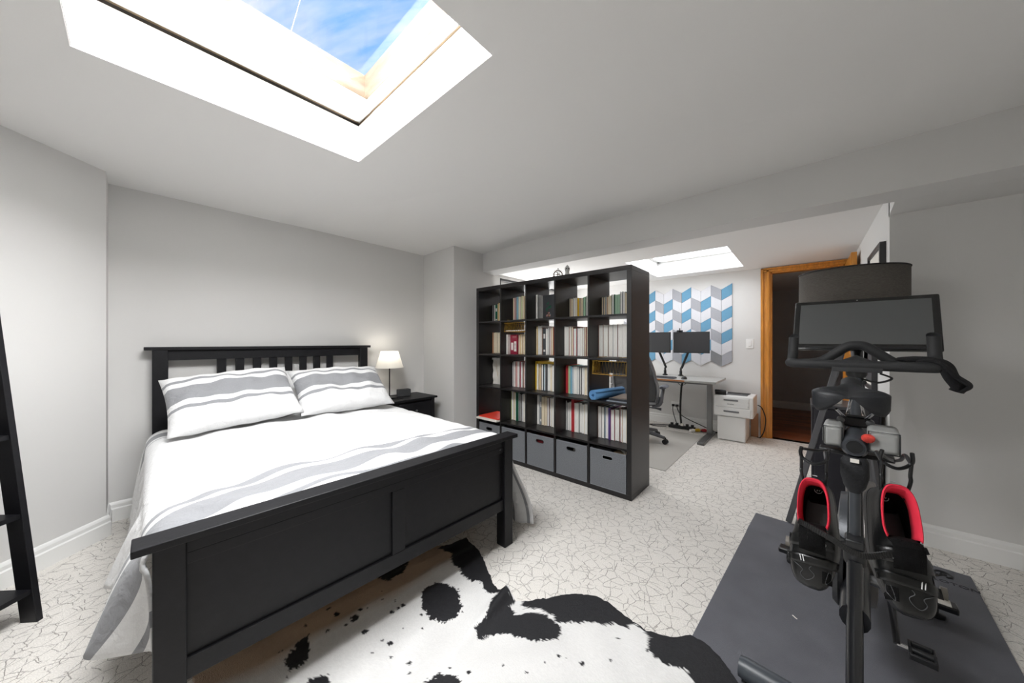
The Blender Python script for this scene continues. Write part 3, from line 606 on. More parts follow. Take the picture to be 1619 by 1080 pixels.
# gold wire baskets hung under shelf boards
def basket(col, row, label, x0, x1, drop):
    yh, yl, z = cell(col, row); zt = z+CHt; y0, y1 = yl+.012, yh-.02
    bk = thing('wire_basket', label, 'basket', (0, 0, 0), 0, 'gold wire baskets under the shelf boards')
    r = .0026; m = MB()
    for zz in (zt-.012, zt-drop): m.tube([(x0, y0, zz), (x1, y0, zz), (x1, y1, zz), (x0, y1, zz), (x0, y0, zz)], r, 6)
    for k in range(6): yy = y0+(y1-y0)*k/5; m.tube([(x0, yy, zt-drop), (x1, yy, zt-drop)], r*.7, 5)
    m.build('rim_frame', GOLD, bk)
    m = MB(); N = 22
    for xx in (x0, x1): m.tube([(xx, y0+(y1-y0)*k/N, zt-.012 if k % 2 else zt-drop) for k in range(N+1)], r*.8, 5)
    for yy in (y0, y1): m.tube([(x0+(x1-x0)*k/N, yy, zt-.012 if k % 2 else zt-drop) for k in range(N+1)], r*.8, 5)
    m.build('zigzag_wires', GOLD, bk)
    m = MB()
    for yy in (y0+.05, y1-.05): m.tube([(x0, yy, zt-.012), (x0-.006, yy, zt-.012), (x0-.006, yy, zt+INN+.003), (x0+.25, yy, zt+INN+.003)], r, 6)
    m.build('shelf_hook', GOLD, bk)
    return (x0, x1, y0, y1, zt-drop)
b1 = basket(2, 2, 'gold zigzag wire basket hung above the dark red printed box', KX0+.03, KX0+.30, .10)
b2_ = basket(5, 3, 'gold zigzag wire basket hung above the rolled blue mat', KX0+.02, KX0+.30, .12)
tag(MB().box(b1[0]+.01, b1[1]-.01, b1[2]+.01, b1[3]-.01, b1[4]+.003, b1[4]+.014).build('paper_stack', PAPER, smooth=False), 'cream paper stack inside the gold basket above the red box', 'paper')
tag(MB().box(b2_[0]+.12, b2_[1]-.01, b2_[2]+.01, b2_[3]-.01, b2_[4]+.003, b2_[4]+.095).build('dark_case', BLACKP, bevel=.006), 'dark case inside the gold basket above the blue mat', 'case')
# felt bins
FELT = mat('grey_felt', '#787b80', .95, bump=(260, .5), var=(180, .22))
FELTL = mat('grey_felt_piping', '#8d9196', .9)
def slot_panel(w, h, t, sw, sh_, zc):
    n = 40; ang = [2*PI*k/n for k in range(n)]; o_, i_ = [], []
    for a in ang:
        ca, sa = math.cos(a), math.sin(a); k = min((w/2)/max(abs(ca), 1e-6), (h/2)/max(abs(sa), 1e-6)) if False else None
        # outer rectangle hit from the slot centre
        up = h-zc; dn = zc; ky = (w/2)/max(abs(ca), 1e-6); kz = (up if sa > 0 else dn)/max(abs(sa), 1e-6); k = min(ky, kz)
        o_.append((ca*k, zc+sa*k))
        r = sh_/2; L = sw/2-r; px = max(-L, min(L, ca*sw)); i_.append((px+r*ca, zc+r*sa))
    for cx_, cz_ in ((-w/2, 0), (w/2, 0), (-w/2, h), (w/2, h)):
        j = min(range(n), key=lambda q: (o_[q][0]-cx_)**2+(o_[q][1]-cz_)**2); o_[j] = (cx_, cz_)
    m = MB(); v = []; 
    for x in (0, t):
        v += [(x, p, q) for p, q in o_]; v += [(x, p, q) for p, q in i_]
    f = []
    for k in range(n):
        q = (k+1) % n
        f += [(k, q, n+q, n+k), (2*n+k, 3*n+k, 3*n+q, 2*n+q), (k, 2*n+k, 2*n+q, q), (n+k, n+q, 3*n+q, 3*n+k)]
    return m.add(v, f)
BINL = ['half hidden behind the bed corner, next to the pier', 'second from the pier, with the footboard corner before it', 'showing red cloth through its handle hole', 'with a white thing behind its handle hole', 'at the aisle end with things sticking out of the top']
binw, binh = CW-.016, .305
for col in range(1, 6):
    yh, yl, z = cell(col, 5); yc = (yh+yl)/2
    bn = thing('storage_bin', 'grey felt storage bin '+BINL[col-1], 'storage bin', (KX0+.004, yc, z), 0, 'felt bins in the bottom row')
    slot_panel(binw, binh, .006, .088, .028, binh-.055).build('front_panel', FELT, bn, smooth=False)
    m = MB().box(.006, .36, -binw/2, -binw/2+.006, 0, binh).box(.006, .36, binw/2-.006, binw/2, 0, binh).box(.354, .36, -binw/2, binw/2, 0, binh).box(.006, .36, -binw/2, binw/2, 0, .006)
    m.build('body', FELT, bn, smooth=False)
    e = .0035; w2 = binw/2
    MB().tube([(0, -w2, e), (0, w2, e), (0, w2, binh-e), (0, -w2, binh-e), (0, -w2, e)], .0028, 6).build('piping', FELTL, bn)
    r = .014; L = .03; zc = binh-.055
    MB().tube([(-.0005, L*sg+r*math.cos(t_), zc+r*math.sin(t_)) for sg, a0 in ((1, -PI/2), (-1, PI/2)) for t_ in [a0+PI*q/8 for q in range(9)]]+[(-.0005, L, zc-r)], .0022, 6).build('handle_rim', FELTL if col == 5 else BLACKP, bn)
    if col == 3: tag(MB().box(KX0+.03, KX0+.30, yc-.12, yc+.12, z+.0065, z+.285).build('folded_cloth', mat('red_cloth', '#8e2b33', .9), bevel=.02), 'red folded cloth inside the grey felt bin', 'cloth')
    if col == 4: tag(MB().lathe([(.03, 0), (.035, .1), (.035, .22), (.012, .24), (.012, .262), (.004, .264)], (KX0+.09, yc-.01, z+.0065), 20).build('white_bottle', PAPER), 'white bottle inside the grey felt bin', 'bottle')
    if col == 5:
        tag(MB().box(KX0+.04, KX0+.30, yc-.02, yc+.13, z+.0065, z+.316).build('dark_case', BLACKP, bevel=.012), 'dark case sticking out of the felt bin at the aisle end', 'case')
        tag(MB().tube([(KX0+.06, yc-.13, z+.30), (KX0+.12, yc-.06, z+.314), (KX0+.20, yc-.10, z+.310), (KX0+.24, yc-.04, z+.296)], .012, 8).build('plastic_wrap', PAPER), 'crumpled pale plastic on top of the felt bin at the aisle end', 'plastic')
        tag(MB().box(KX0+.05, KX0+.28, yc-.14, yc-.03, z+.0065, z+.293).build('cardboard_box', cmat('t'), bevel=.004), 'tan carton inside the felt bin at the aisle end', 'box')
# ornaments on top
om = thing('ornament', 'small bronze toothed ring ornament standing on the bookcase top', 'ornament', (2.74, 1.815, KH), math.radians(-48))
BRZ = mat('bronze', '#6a5a4c', .4, metal=.6)
MB().tube([(.040*math.cos(a), 0, .060+.040*math.sin(a)) for a in [2*PI*k/32 for k in range(33)]], .0045, 8).build('ring', BRZ, om)
m = MB()
for k in range(20):
    a = 2*PI*k/20; m.obox((.048*math.cos(a), 0, .060+.048*math.sin(a)), (.008, .006, .006), Matrix.Rotation(-a, 3, 'Y'))
m.obox((0, 0, .116), (.008, .006, .016)); m.build('teeth', BRZ, om)
m = MB().tube(smoothpath([(-.02, 0, .08), (-.006, 0, .084), (-.006, 0, .064), (-.016, 0, .062), (-.004, 0, .06), (-.004, 0, .042), (-.022, 0, .044)]), .0035, 6).tube(smoothpath([(-.004, 0, .062), (.012, 0, .066), (.02, 0, .05), (.012, 0, .038)]), .0035, 6).tube(smoothpath([(0, 0, .078), (.010, 0, .074), (.02, 0, .080)]), .0025, 6).obox((.01, 0, .086), (.006, .006, .006))
m.tube([(-.04, 0, .06), (.04, 0, .06)], .002, 5); m.build('symbol', BRZ, om)
MB().box(-.03, .03, -.015, .015, 0, .018).build('base', BRZ, om, bevel=.003)
fg = thing('figurine', 'small white figurine with two dark eyes on the bookcase top', 'figurine', (2.78, 1.735, KH), math.radians(-48))
MB().lathe([(.022, 0), (.027, .02), (.024, .06), (.018, .085), (.024, .10), (.026, .115), (.018, .135), (.004, .15)], n=20).build('body', FRAMEW, fg)
for s in (-1, 1): MB().lathe([(.001, -.006), (.006, -.003), (.006, .003), (.001, .006)], (.011*s, -.023, .112), 10, 'y').build('eye', BLACKP, fg)
# ============================================================ OFFICE
# felt chevron tiles on the office wall
TIL = {'blue': mat('felt_blue', '#6c9fbe', .95, bump=(250, .3), var=(200, .08)), 'grey': mat('felt_grey', '#aaabb1', .95, bump=(250, .3), var=(200, .08)), 'white': mat('felt_white', '#dcdce0', .95, bump=(250, .3), var=(200, .05)), 'dark': mat('felt_dark', '#8d8e90', .95, bump=(250, .3), var=(200, .08))}
ap = thing('acoustic_panel', 'chevron wall panel of blue, grey and white felt tiles above the desk', 'wall panel')
tw, th_, dv, ztop = .125, .151, .072, 2.014
TM = {}
for col in range(6):
    for row in range(7):
        colored = (row+col) % 2 == 0
        for half in (0, 1):          # 0: lower Y half (right in the room's view), 1: higher Y half
            kind = 'white' if not colored else ('blue' if half == 0 else 'grey')
            if col == 0 and row == 6: kind = 'grey' if half == 0 else 'dark'
            key = (kind, half)
            if key not in TM:
                g = .0012; pts = [(g, -(0 if half == 0 else dv)), (tw-g, -(dv if half == 0 else 0))]
                poly = [(pts[0][0], pts[0][1]-g), (pts[1][0], pts[1][1]-g), (pts[1][0], pts[1][1]-th_+g), (pts[0][0], pts[0][1]-th_+g)]
                o = MB().prism(poly, 0, .012, lambda a, b, c: (-c, a, b)).build('tile', TIL[kind], ap, smooth=False, bevel=.0015); TM[key] = o
            else:
                o = TM[key].copy(); COL.objects.link(o)
            o.location = (XO-.0005, .738+col*2*tw+half*tw, ztop-row*th_)
# light switch, outlet
sw = thing('light_switch', 'white light switch plate on the wall beside the oak door casing', 'switch', (XO, .545, 1.20))
MB().box(-.006, 0, -.042, .042, -.062, .062).build('plate', FRAMEW, sw, bevel=.002)
MB().box(-.010, -.005, -.017, .017, -.034, .034).build('rocker', WHITE, sw, bevel=.002)
ou = thing('wall_outlet', 'white wall outlet with two black plugs under the desk', 'outlet', (XO, 1.45, .28))
MB().box(-.006, 0, -.06, .06, -.06, .06).build('plate', FRAMEW, ou, bevel=.002)
for s in (-1, 1): MB().box(-.04, -.005, s*.026-.017, s*.026+.017, -.014, .014).build('plug', BLACKP, ou, bevel=.004)
# desk
dk = thing('standing_desk', 'grey topped standing desk with grey metal T legs under the felt tiles', 'desk')
DTOP = mat('grey_desk_laminate', '#a5a4a0', .3, var=(20, .06))
MB().box(4.60, 5.27, .80, 2.42, .712, .74).build('desk_top', DTOP, dk, bevel=.004)
MB().box(4.597, 4.603, 1.15, 2.42, .716, .736).build('front_edge_strip', mat('orange_brown_edge', '#b4794e', .35), dk, smooth=False)  # orange-brown strip along part of the desk front
LEGM = mat('grey_leg_metal', '#8c8c8c', .3, metal=.8)
for y in (.93, 2.25):
    MB().box(4.90, 4.985, y-.028, y+.028, .03, .712).build('leg', LEGM, dk, bevel=.004)
    MB().box(4.42, 5.10, y-.038, y+.038, 0, .03).build('foot', mat('dark_leg_metal', '#6b6b6b', .35, metal=.7), dk, bevel=.006)
MB().box(4.92, 4.965, .95, 2.25, .66, .70).build('crossbar', LEGM, dk, smooth=False)
# monitors
SCR = mat('monitor_screen', '#3c3d3f', .22, spec=.5)
def monitor(label, c, w, h, rz, arm):
    mo = thing('monitor', label, 'monitor', (c[0], c[1], .74), 0)
    M3 = Matrix.Rotation(rz, 3, 'Z'); z = c[2]-.74
    MB().obox((0, 0, z), (.022, w, h), M3).build('housing', BLACKP, mo, bevel=.004)
    MB().obox(M3@Vector((-.0115, 0, .003))+Vector((0, 0, z)), (.002, w-.012, h-.018), M3).build('screen', SCR, mo, smooth=False)
    MB().obox(M3@Vector((.02, 0, 0))+Vector((0, 0, z)), (.02, .10, .10), M3).build('mount_plate', BLACKP, mo, bevel=.003)
    bx, by = arm
    MB().lathe([(.035, 0), (.035, .012), (.018, .02), (.018, .07)], (bx, by, 0), 18).build('arm_base', BLACKP, mo)
    e = M3@Vector((.035, 0, 0)); q = ((bx+e.x)/2+.06, (by+e.y)/2+.05, .17)
    MB().tube([(bx, by, .05), (bx, by, .10), (bx+.01, by-.01, .12)], .014, 10).tube([(bx+.01, by-.01, .11), (e.x, e.y, z-.02)], .016, 8).build('arm', BLACKP, mo)
    return mo
monitor('wide dark monitor with a webcam on its top edge, on the desk', (5.02, 1.17, 1.215), .445, .29, .02, (.12, .16))
monitor('dark monitor next to the one with the webcam, turned to the chair', (4.98, 1.635, 1.215), .445, .29, -.10, (.14, -.10))
wc = thing('webcam', 'small black webcam clipped on top of the monitor', 'webcam', (5.015, 1.31, 1.36))
MB().box(-.022, .02, -.036, .036, .0005, .024).build('body', BLACKP, wc, bevel=.004)
MB().cyl((0, 0, .02), (0, 0, .052), .007, 10).build('stem', BLACKP, wc)
MB().lathe([(.011, -.024), (.013, -.021), (.011, -.018)], (0, 0, .012), 14, 'x').build('lens', GLOSSB, wc)
kb = thing('keyboard', 'slim dark grey keyboard near the front edge of the desk', 'keyboard', (4.70, 1.50, .7402))
MB().box(-.065, .065, -.22, .22, 0, .016).build('body', mat('keyboard_grey', '#55565c', .5), kb, bevel=.003)
kk = MB()
for i in range(5):
    for j in range(15): kk.box(-.056+i*.023, -.036+i*.023, -.21+j*.028, -.186+j*.028, .0158, .021)
ko = kk.build('keys', mat('key_black', '#333439', .5), kb, smooth=False); ko['kind'] = 'stuff'
ms = thing('computer_mouse', 'black mouse standing right of the keyboard on the desk', 'mouse', (4.72, 1.18, .7402))
MB().loft([[(.055*s*math.cos(a), .033*s*math.sin(a), z) for a in [2*PI*k/20 for k in range(20)]] for s, z in ((.95, 0), (1, .008), (.9, .022), (.6, .033), (.2, .037))]).build('body', BLACKP, ms)
MB().box(-.045, -.025, -.004, .004, .030, .037).build('wheel', GREYM, ms)
# cables and power strip under the desk
tag(MB().tube(smoothpath([(5.12, 1.28, .712), (5.11, 1.31, .60), (5.11, 1.325, .40), (5.12, 1.33, .2), (5.10, 1.31, .03)]), .013, 8).tube(smoothpath([(5.04, 1.42, .712), (5.07, 1.37, .66), (5.11, 1.315, .60)]), .004, 6).tube(smoothpath([(5.10, 1.20, .712), (5.12, 1.23, .66), (5.11, 1.31, .60)]), .004, 6).build('cable_bundle', CABLE), 'thick black cable bundle hanging from the desk to the floor', 'cable')
ps = thing('power_strip', 'long black power strip on the floor under the desk', 'power strip', (5.08, 1.30, 0), .06)
MB().box(-.03, .03, -.17, .17, 0.006, .045).build('body', BLACKP, ps, bevel=.005)
for k in range(5): MB().box(-.018, .018, -.15+k*.065, -.115+k*.065, .044, .075).build('plug', random.choice([BLACKP, BLACKP, PAPER]), ps, bevel=.003)
for k, (pts, nm) in enumerate([([(5.29, 1.476, .28), (5.24, 1.46, .2), (5.19, 1.41, .08), (5.14, 1.38, .05)], 'black cable dropping from one plug of the outlet to the power strip'),
                         ([(5.29, 1.424, .28), (5.23, 1.34, .16), (5.17, 1.05, .06), (5.16, .9, .012), (5.2, .86, .01)], 'black cable running from the outlet plug behind the desk leg'),
                         ([(5.05, 1.50, .012), (4.98, 1.62, .012), (5.02, 1.72, .012), (5.10, 1.58, .012), (5.13, 1.44, .02)], 'looped black cable lying left of the power strip'),
                         ([(5.10, 1.12, .02), (5.06, 1.04, .012), (5.16, .99, .012), (5.11, .9, .012), (5.18, .84, .012)], 'tangled black cable lying by the desk foot')]):
    tag(MB().tube(smoothpath(pts), .006, 6).build('power_cable', CABLE), nm, 'cable')
for k, (cc, lab, cx, cy) in enumerate([('y', 'yellow cable coil on the floor beside the power strip', 5.06, 1.10), ('r', 'red cable coil on the floor beside the desk leg', 5.10, 1.03), ('w', 'white cable coil on the floor in front of the power strip', 5.0, 1.15)]):
    tag(MB().tube([(cx+(.035+.006*math.sin(3*a))*math.cos(a), cy+.03*math.sin(a), .012+.022*a/20) for a in [k2*.3 for k2 in range(64)]], .007, 6).build('cable_coil', cmat(cc)), lab, 'cable')
tag(MB().box(5.11, 5.23, .66, .86, 0.0, .055).build('power_adapter', BLACKP, bevel=.008), 'black power adapter box on the floor behind the desk foot', 'adapter')
# chair mat
tag(MB().box(3.32, 4.88, .995, 2.20, 0.0005, .004).build('chair_mat', mat('clear_chair_mat', '#b7b4ae', .35, var=(3, .05))), 'smooth grey plastic chair mat on the carpet under the office chair', 'chair mat')
# office chair
oc = thing('office_chair', 'grey ergonomic mesh office chair on five castors facing the desk', 'chair', (4.20, 1.56, .004), math.radians(6))
CHG = mat('chair_graphite', '#5b5d62', .4); CHM = mat('chair_mesh', '#4a4c50', .8, alpha=.75); CHS = mat('chair_silver', '#8f9195', .35, metal=.6)
for k in range(5):
    a = 2*PI*k/5+math.radians(-28); ca, sa = math.cos(a), math.sin(a)
    lg = MB().tube([(.03*ca, .03*sa, .115), (.16*ca, .16*sa, .10), (.30*ca, .30*sa, .075)], [.03, .025, .018], 8).build('base_leg', CHG, oc)
    p = Vector((.31*ca, .31*sa, 0)); t = Vector((-sa, ca, 0))
    c = MB()
    for s in (-1, 1): c.tube([p+t*s*.006+Vector((0, 0, .03)), p+t*s*.024+Vector((0, 0, .03))], .03, 18)
    c.cyl(p+Vector((0, 0, .03)), p+Vector((0, 0, .08)), .009, 8); c.build('castor', BLACKP, lg)
MB().lathe([(.045, .09), (.045, .14), (.028, .15), (.028, .30), (.016, .30), (.016, .40)], n=20).build('gas_column', BLACKM, oc)
MB().obox((0, 0, .405), (.26, .18, .05)).build('tilt_mechanism', CHG, oc, bevel=.015)
MB().tube([(.05, -.09, .40), (.05, -.18, .395), (.05, -.24, .39)], [.008, .008, .018], 8).build('lever', CHG, oc)
m = MB(); rings = []
for k in range(13):
    u = k/12*2-1; w = .25*(1-.12*abs(u)**3); x = u*.23; z = .45+.02*u*u-(.04*max(0, u-.6)/.4)
    rings.append([(x, s*w, z+.02*(s*s)) for s in [q/8-1 for q in range(17)]])
m.loft(rings, False, False); m.build('seat', CHM, oc, thick=.02)
m = MB(); prof = lambda u: (-.24-.04*math.sin(PI*u)*(1 if u < .6 else .6)-.10*u*u+.05*math.sin(PI*min(1, u*2)), .50+.56*u)
wid = lambda u: .17+.09*math.sin(PI*min(1, .25+.7*u))-.02*u
rings = [[(prof(k/12)[0]-.04*(1-s*s)+.03*s*s, s*wid(k/12), prof(k/12)[1]) for s in [q/8-1 for q in range(17)]] for k in range(13)]
m.loft(rings, False, False); m.build('backrest', CHM, oc, thick=.006)
edge = [r[0] for r in rings]+[rings[-1][q] for q in range(1, 16)]+[r[-1] for r in reversed(rings)]+[rings[0][q] for q in range(15, 0, -1)]
MB().tube(edge+[edge[0]], .017, 8).build('back_frame', CHS, oc)
MB().tube(smoothpath([(-.08, 0, .41), (-.26, 0, .45), (-.33, 0, .60), (-.34, 0, .80)]), .022, 8).build('spine', CHG, oc)
for s in (-1, 1):
    ar = MB().tube(smoothpath([(-.20, s*.20, .46), (-.22, s*.28, .50), (-.15, s*.29, .60), (-.06, s*.285, .665)]), .02, 8).build('arm_support', CHG, oc)
    MB().loft([[(x, s*.285+w*math.cos(a), .68+.016*math.sin(a)) for a in [2*PI*k/12 for k in range(12)]] for x, w in ((-.16, .02), (-.14, .045), (.0, .05), (.09, .042), (.12, .02))]).build('arm_pad', CHG, ar)
    MB().lathe([(.012, -.02), (.05, -.015), (.05, .015), (.012, .02)], (-.18, s*.25, .53), 18, 'y').build('pivot', CHG, ar)
# printer on its cabinet
pc = thing('file_cabinet', 'small white cabinet on the carpet under the printer', 'cabinet', (0, 0, 0))
MB().box(4.87, 5.24, .54, .83, 0.0, .305).build('body', PRINTW, pc, bevel=.006)
MB().box(4.852, 4.872, .54, .83, .01, .30).build('door', PRINTW, pc, bevel=.008)
pr = thing('printer', 'white laser printer with two paper trays on the small cabinet', 'printer', (4.83, 0, .305))
MB().box(.0, .40, .46, .865, .0, .255).build('body', PRINTW, pr, bevel=.014, seg=3)
MB().box(-.006, .02, .50, .85, .115, .235).build('front_door', PRINTW, pr, bevel=.005)
t = MB().box(-.008, .02, .485, .86, .01, .108).build('paper_tray', PRINTW, pr, bevel=.006)
MB().box(-.012, -.006, .60, .76, .055, .075).build('tray_grip', GREYM, t, bevel=.002)
MB().box(-.010, -.004, .61, .76, .195, .212).build('door_grip', GREYM, pr, bevel=.002)
text('brother', .022, cmat('d'), pr, (-.0068, .685, .155), (PI/2, 0, -PI/2))
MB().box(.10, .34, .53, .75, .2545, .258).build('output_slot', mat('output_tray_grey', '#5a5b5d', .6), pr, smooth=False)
MB().box(.24, .34, .52, .76, .2575, .262).build('slot_shade_bar', BLACKP, pr, smooth=False)  # black bar stands in for the shade inside the output slot
MB().obox((.05, .80, .285), (.03, .12, .06), Matrix.Rotation(-.5, 3, 'Y')).build('control_panel', BLACKP, pr, bevel=.004)
for k in range(2): MB().lathe([(.006, -.002), (.006, .003)], (-.004, .51, .19-k*.05), 10, 'x').build('button', GREYM, pr)
tag(MB().tube(smoothpath([(5.24, .455, .42), (5.25, .41, .38), (5.25, .375, .25), (5.25, .39, .10), (5.25, .43, .008), (5.27, .46, .006)]), .006, 8).build('printer_cable', CABLE), 'black cord looping from the printer down past the oak casing', 'cable')
tag(MB().box(5.28, 5.312, .452, .53, 0, .30).build('cardboard_sheet', mat('cardboard', '#a67b5b', .8), smooth=False), 'brown cardboard sheet leaning behind the small white cabinet', 'cardboard')

# ============================================================ HALL END: cabinet, pictures, tripod lamp
DCAB = mat('dark_cabinet', '#23222a', .5)
cb = thing('low_cabinet', 'dark low cabinet against the wall behind the tripod lamp', 'cabinet')
MB().box(3.27, 3.62, -.379, -.035, .03, .75).build('body', DCAB, cb, smooth=False)
MB().box(3.255, 3.63, -.380, -.03, .75, .772).build('top', mat('dark_cabinet_top', '#4b4b4e', .35), cb, bevel=.003)
MB().box(3.258, 3.272, -.365, -.05, .06, .74).build('end_panel', DCAB, cb, bevel=.003)
MB().box(3.30, 3.60, -.36, -.06, 0, .032).build('plinth', BLACKP, cb, smooth=False)
for yy, cc, lab in ((-.103, 'p', 'purple capped white bottle on the dark cabinet'), (-.185, 'R', 'red capped white bottle on the dark cabinet')):
    bt = thing('small_bottle', lab, 'bottle', (3.42, yy, .772))
    MB().lathe([(.016, 0), (.018, .004), (.018, .07), (.010, .082), (.010, .086)], n=16).build('body', PAPER, bt)
    MB().lathe([(.012, .084), (.013, .088), (.013, .112), (.010, .115)], n=16).build('cap', cmat(cc), bt)
def wall_picture(label, x0, x1, z0, z1, y, tilt, art):
    o = thing('picture_frame', label, 'picture', (x0, y, z0))
    w, h = x1-x0, z1-z0
    MB().box(0, w, 0, .03, 0, .03).box(0, w, 0, .03, h-.03, h).box(0, .03, 0, .03, .03, h-.03).box(w-.03, w, 0, .03, .03, h-.03).build('frame', mat('dark_frame', '#3a3a3c', .4), o, smooth=False)
    MB().box(.03, w-.03, 0, .018, .03, h-.03).build('mat_board', PAPER, o, smooth=False)
    for (a, b, c, d, k) in art: MB().box(.03+a*(w-.06), .03+b*(w-.06), .018, .0195, .03+c*(h-.06), .03+d*(h-.06)).build('print', cmat(k), o, smooth=False)
wall_picture('dark framed picture with white mount hung high above the drum shade', 3.27, 3.85, 1.36, 1.89, -.3995, 0, [(.15, .85, .2, .8, 'P'), (.3, .7, .3, .6, 'n'), (.2, .5, .55, .75, 's')])
wall_picture('framed dark picture hung low above the dark cabinet', 3.62, 4.25, .86, 1.24, -.3995, 0, [(.06, .94, .08, .92, 'd'), (.5, .9, .2, .8, 'n')])
SHD = mat('charcoal_linen_shade', '#66615b', .9, bump=(400, .5), var=(70, .28), stretch=(1, 1, 9))
fl = thing('tripod_lamp', 'tripod floor lamp with charcoal linen drum shade behind the exercise bike', 'floor lamp', (2.865, -.205, 0))
s = MB().lathe([(.235, 1.34), (.235, 1.65)], n=64, cap=False); s.build('lamp_shade', SHD, fl, thick=.003)
for z in (1.342, 1.648): MB().tube([(.2365*math.cos(a), .2365*math.sin(a), z) for a in [2*PI*k/64 for k in range(65)]], .004, 6).build('shade_rim', mat('charcoal_trim', '#2d2b2a', .8), fl)
LEGW = mat('grey_painted_leg', '#57575a', .5)
for k, (dx, dy) in enumerate(((.07, .29), (-.27, -.09), (.20, -.17))):
    lg = MB().bar((dx*.06, dy*.06, 1.26), (dx, dy, .004 if k != 1 else .012), .032, .020, (dy, -dx, 0)).build('leg', LEGW, fl, bevel=.003)
MB().lathe([(.04, 1.22), (.045, 1.23), (.045, 1.27), (.03, 1.285), (.012, 1.29), (.012, 1.46), (.02, 1.46), (.02, 1.52)], n=20).build('hub', BLACKM, fl)
m = MB()
for k in range(3): a = 2*PI*k/3; m.tube([(0, 0, 1.635), (.234*math.cos(a), .234*math.sin(a), 1.635)], .003, 6)
m.build('spider', BLACKM, fl)
MB().lathe([(.012, 1.52), (.03, 1.56), (.034, 1.59), (.02, 1.625), (.004, 1.63)], n=16).build('bulb', FRAMEW, fl)
# pull chain / cord under the shade
tag(MB().tube(smoothpath([(2.80, -.14, 1.40), (2.79, -.135, 1.30), (2.80, -.13, 1.22), (2.82, -.15, 1.16)]), .004, 6).build('lamp_cord', CABLE), 'black cord hanging below the drum shade', 'cable')

# ============================================================ LADDER SHELF
C0 = Vector((-.267, 2.535, 0)); fw = Vector((1, 1, 0)).normalized(); lt = Vector((1, -1, 0)).normalized()   # along the wall / away from it
ls = thing('ladder_shelf', 'black leaning ladder shelf against the angled wall', 'shelf')
Mx = Matrix((lt, fw, Vector((0, 0, 1)))).transposed()
def LP(a, b, z): return C0+lt*a+fw*b+Vector((0, 0, z))
for b in (0, -.60):
    m = MB(); r = []
    for z in (0, 1.80):
        s = -.135*z/1.04; r.append([LP(s, b, z), LP(s-.068, b, z), LP(s-.068, b-.022, z), LP(s, b-.022, z)])
    m.loft(r).build('leg', BLACKWOOD, ls, smooth=False, bevel=.002)
for i, z in enumerate((.125, .455, .80, 1.13, 1.44)):
    s = -.135*z/1.04; bk = -.335 if i < 4 else -.335
    m = MB().loft([[LP(s-.008, -.021, z), LP(s-.008, -.58, z), LP(bk, -.58, z), LP(bk, -.021, z)], [LP(s-.008, -.021, z+.02), LP(s-.008, -.58, z+.02), LP(bk, -.58, z+.02), LP(bk, -.021, z+.02)]])
    m.build('shelf_board', BLACKWOOD, ls, smooth=False)
    m = MB().loft([[LP(bk+.012, -.021, z+.02), LP(bk+.012, -.58, z+.02), LP(bk, -.58, z+.02), LP(bk, -.021, z+.02)], [LP(bk+.012, -.021, z+.07), LP(bk+.012, -.58, z+.07), LP(bk, -.58, z+.07), LP(bk, -.021, z+.07)]])
    m.build('back_rail', BLACKWOOD, ls, smooth=False)

# ============================================================ COWHIDE
def poly_px(sc, ox, oy, pts): return [floor_pt(ox+a/sc, oy+b/sc, .008) for a, b in pts]
ZA = lambda p: poly_px(3.765, 430, 820, p); ZB = lambda p: poly_px(3.68, 760, 800, p)
outl = ZA([(1155, 125), (1200, 165), (1240, 210), (1265, 260), (1290, 330), (1320, 395), (1358, 446), (1385, 440), (1400, 433), (1430, 460), (1448, 500), (1480, 500)])
outl += ZB([(300, 553), (400, 540), (460, 525), (530, 517), (590, 518), (650, 525), (700, 540), (740, 560), (800, 610), (860, 660), (910, 690), (960, 730), (1020, 745), (1080, 765), (1150, 772), (1230, 770), (1290, 805), (1330, 835), (1365, 865), (1400, 910), (1450, 975), (1490, 1030)])
def LD(lat, d): return (sY*lat+cY*d, -cY*lat+sY*d)
outl += [LD(.80, 1.12), LD(.78, .95), LD(.60, .80), LD(.42, .66), LD(.15, .60), LD(-.10, .62), LD(-.35, .66), LD(-.52, .74), LD(-.74, .86), LD(-.84, .98)]
outl += [(.135, 1.38), (.125, 1.55), (.15, 1.72), (.35, 1.84), (.62, 1.86), (.9, 1.80), (1.12, 1.72), (1.24, 1.60)]
outl = outl[::1]
def inside(px, py, poly):
    r = np.zeros(px.shape, bool); n = len(poly)
    for i in range(n):
        x1, y1 = poly[i]; x2, y2 = poly[(i+1) % n]
        if y1 == y2: continue
        r ^= ((y1 > py) != (y2 > py)) & (px < (x2-x1)*(py-y1)/(y2-y1)+x1)
    return r
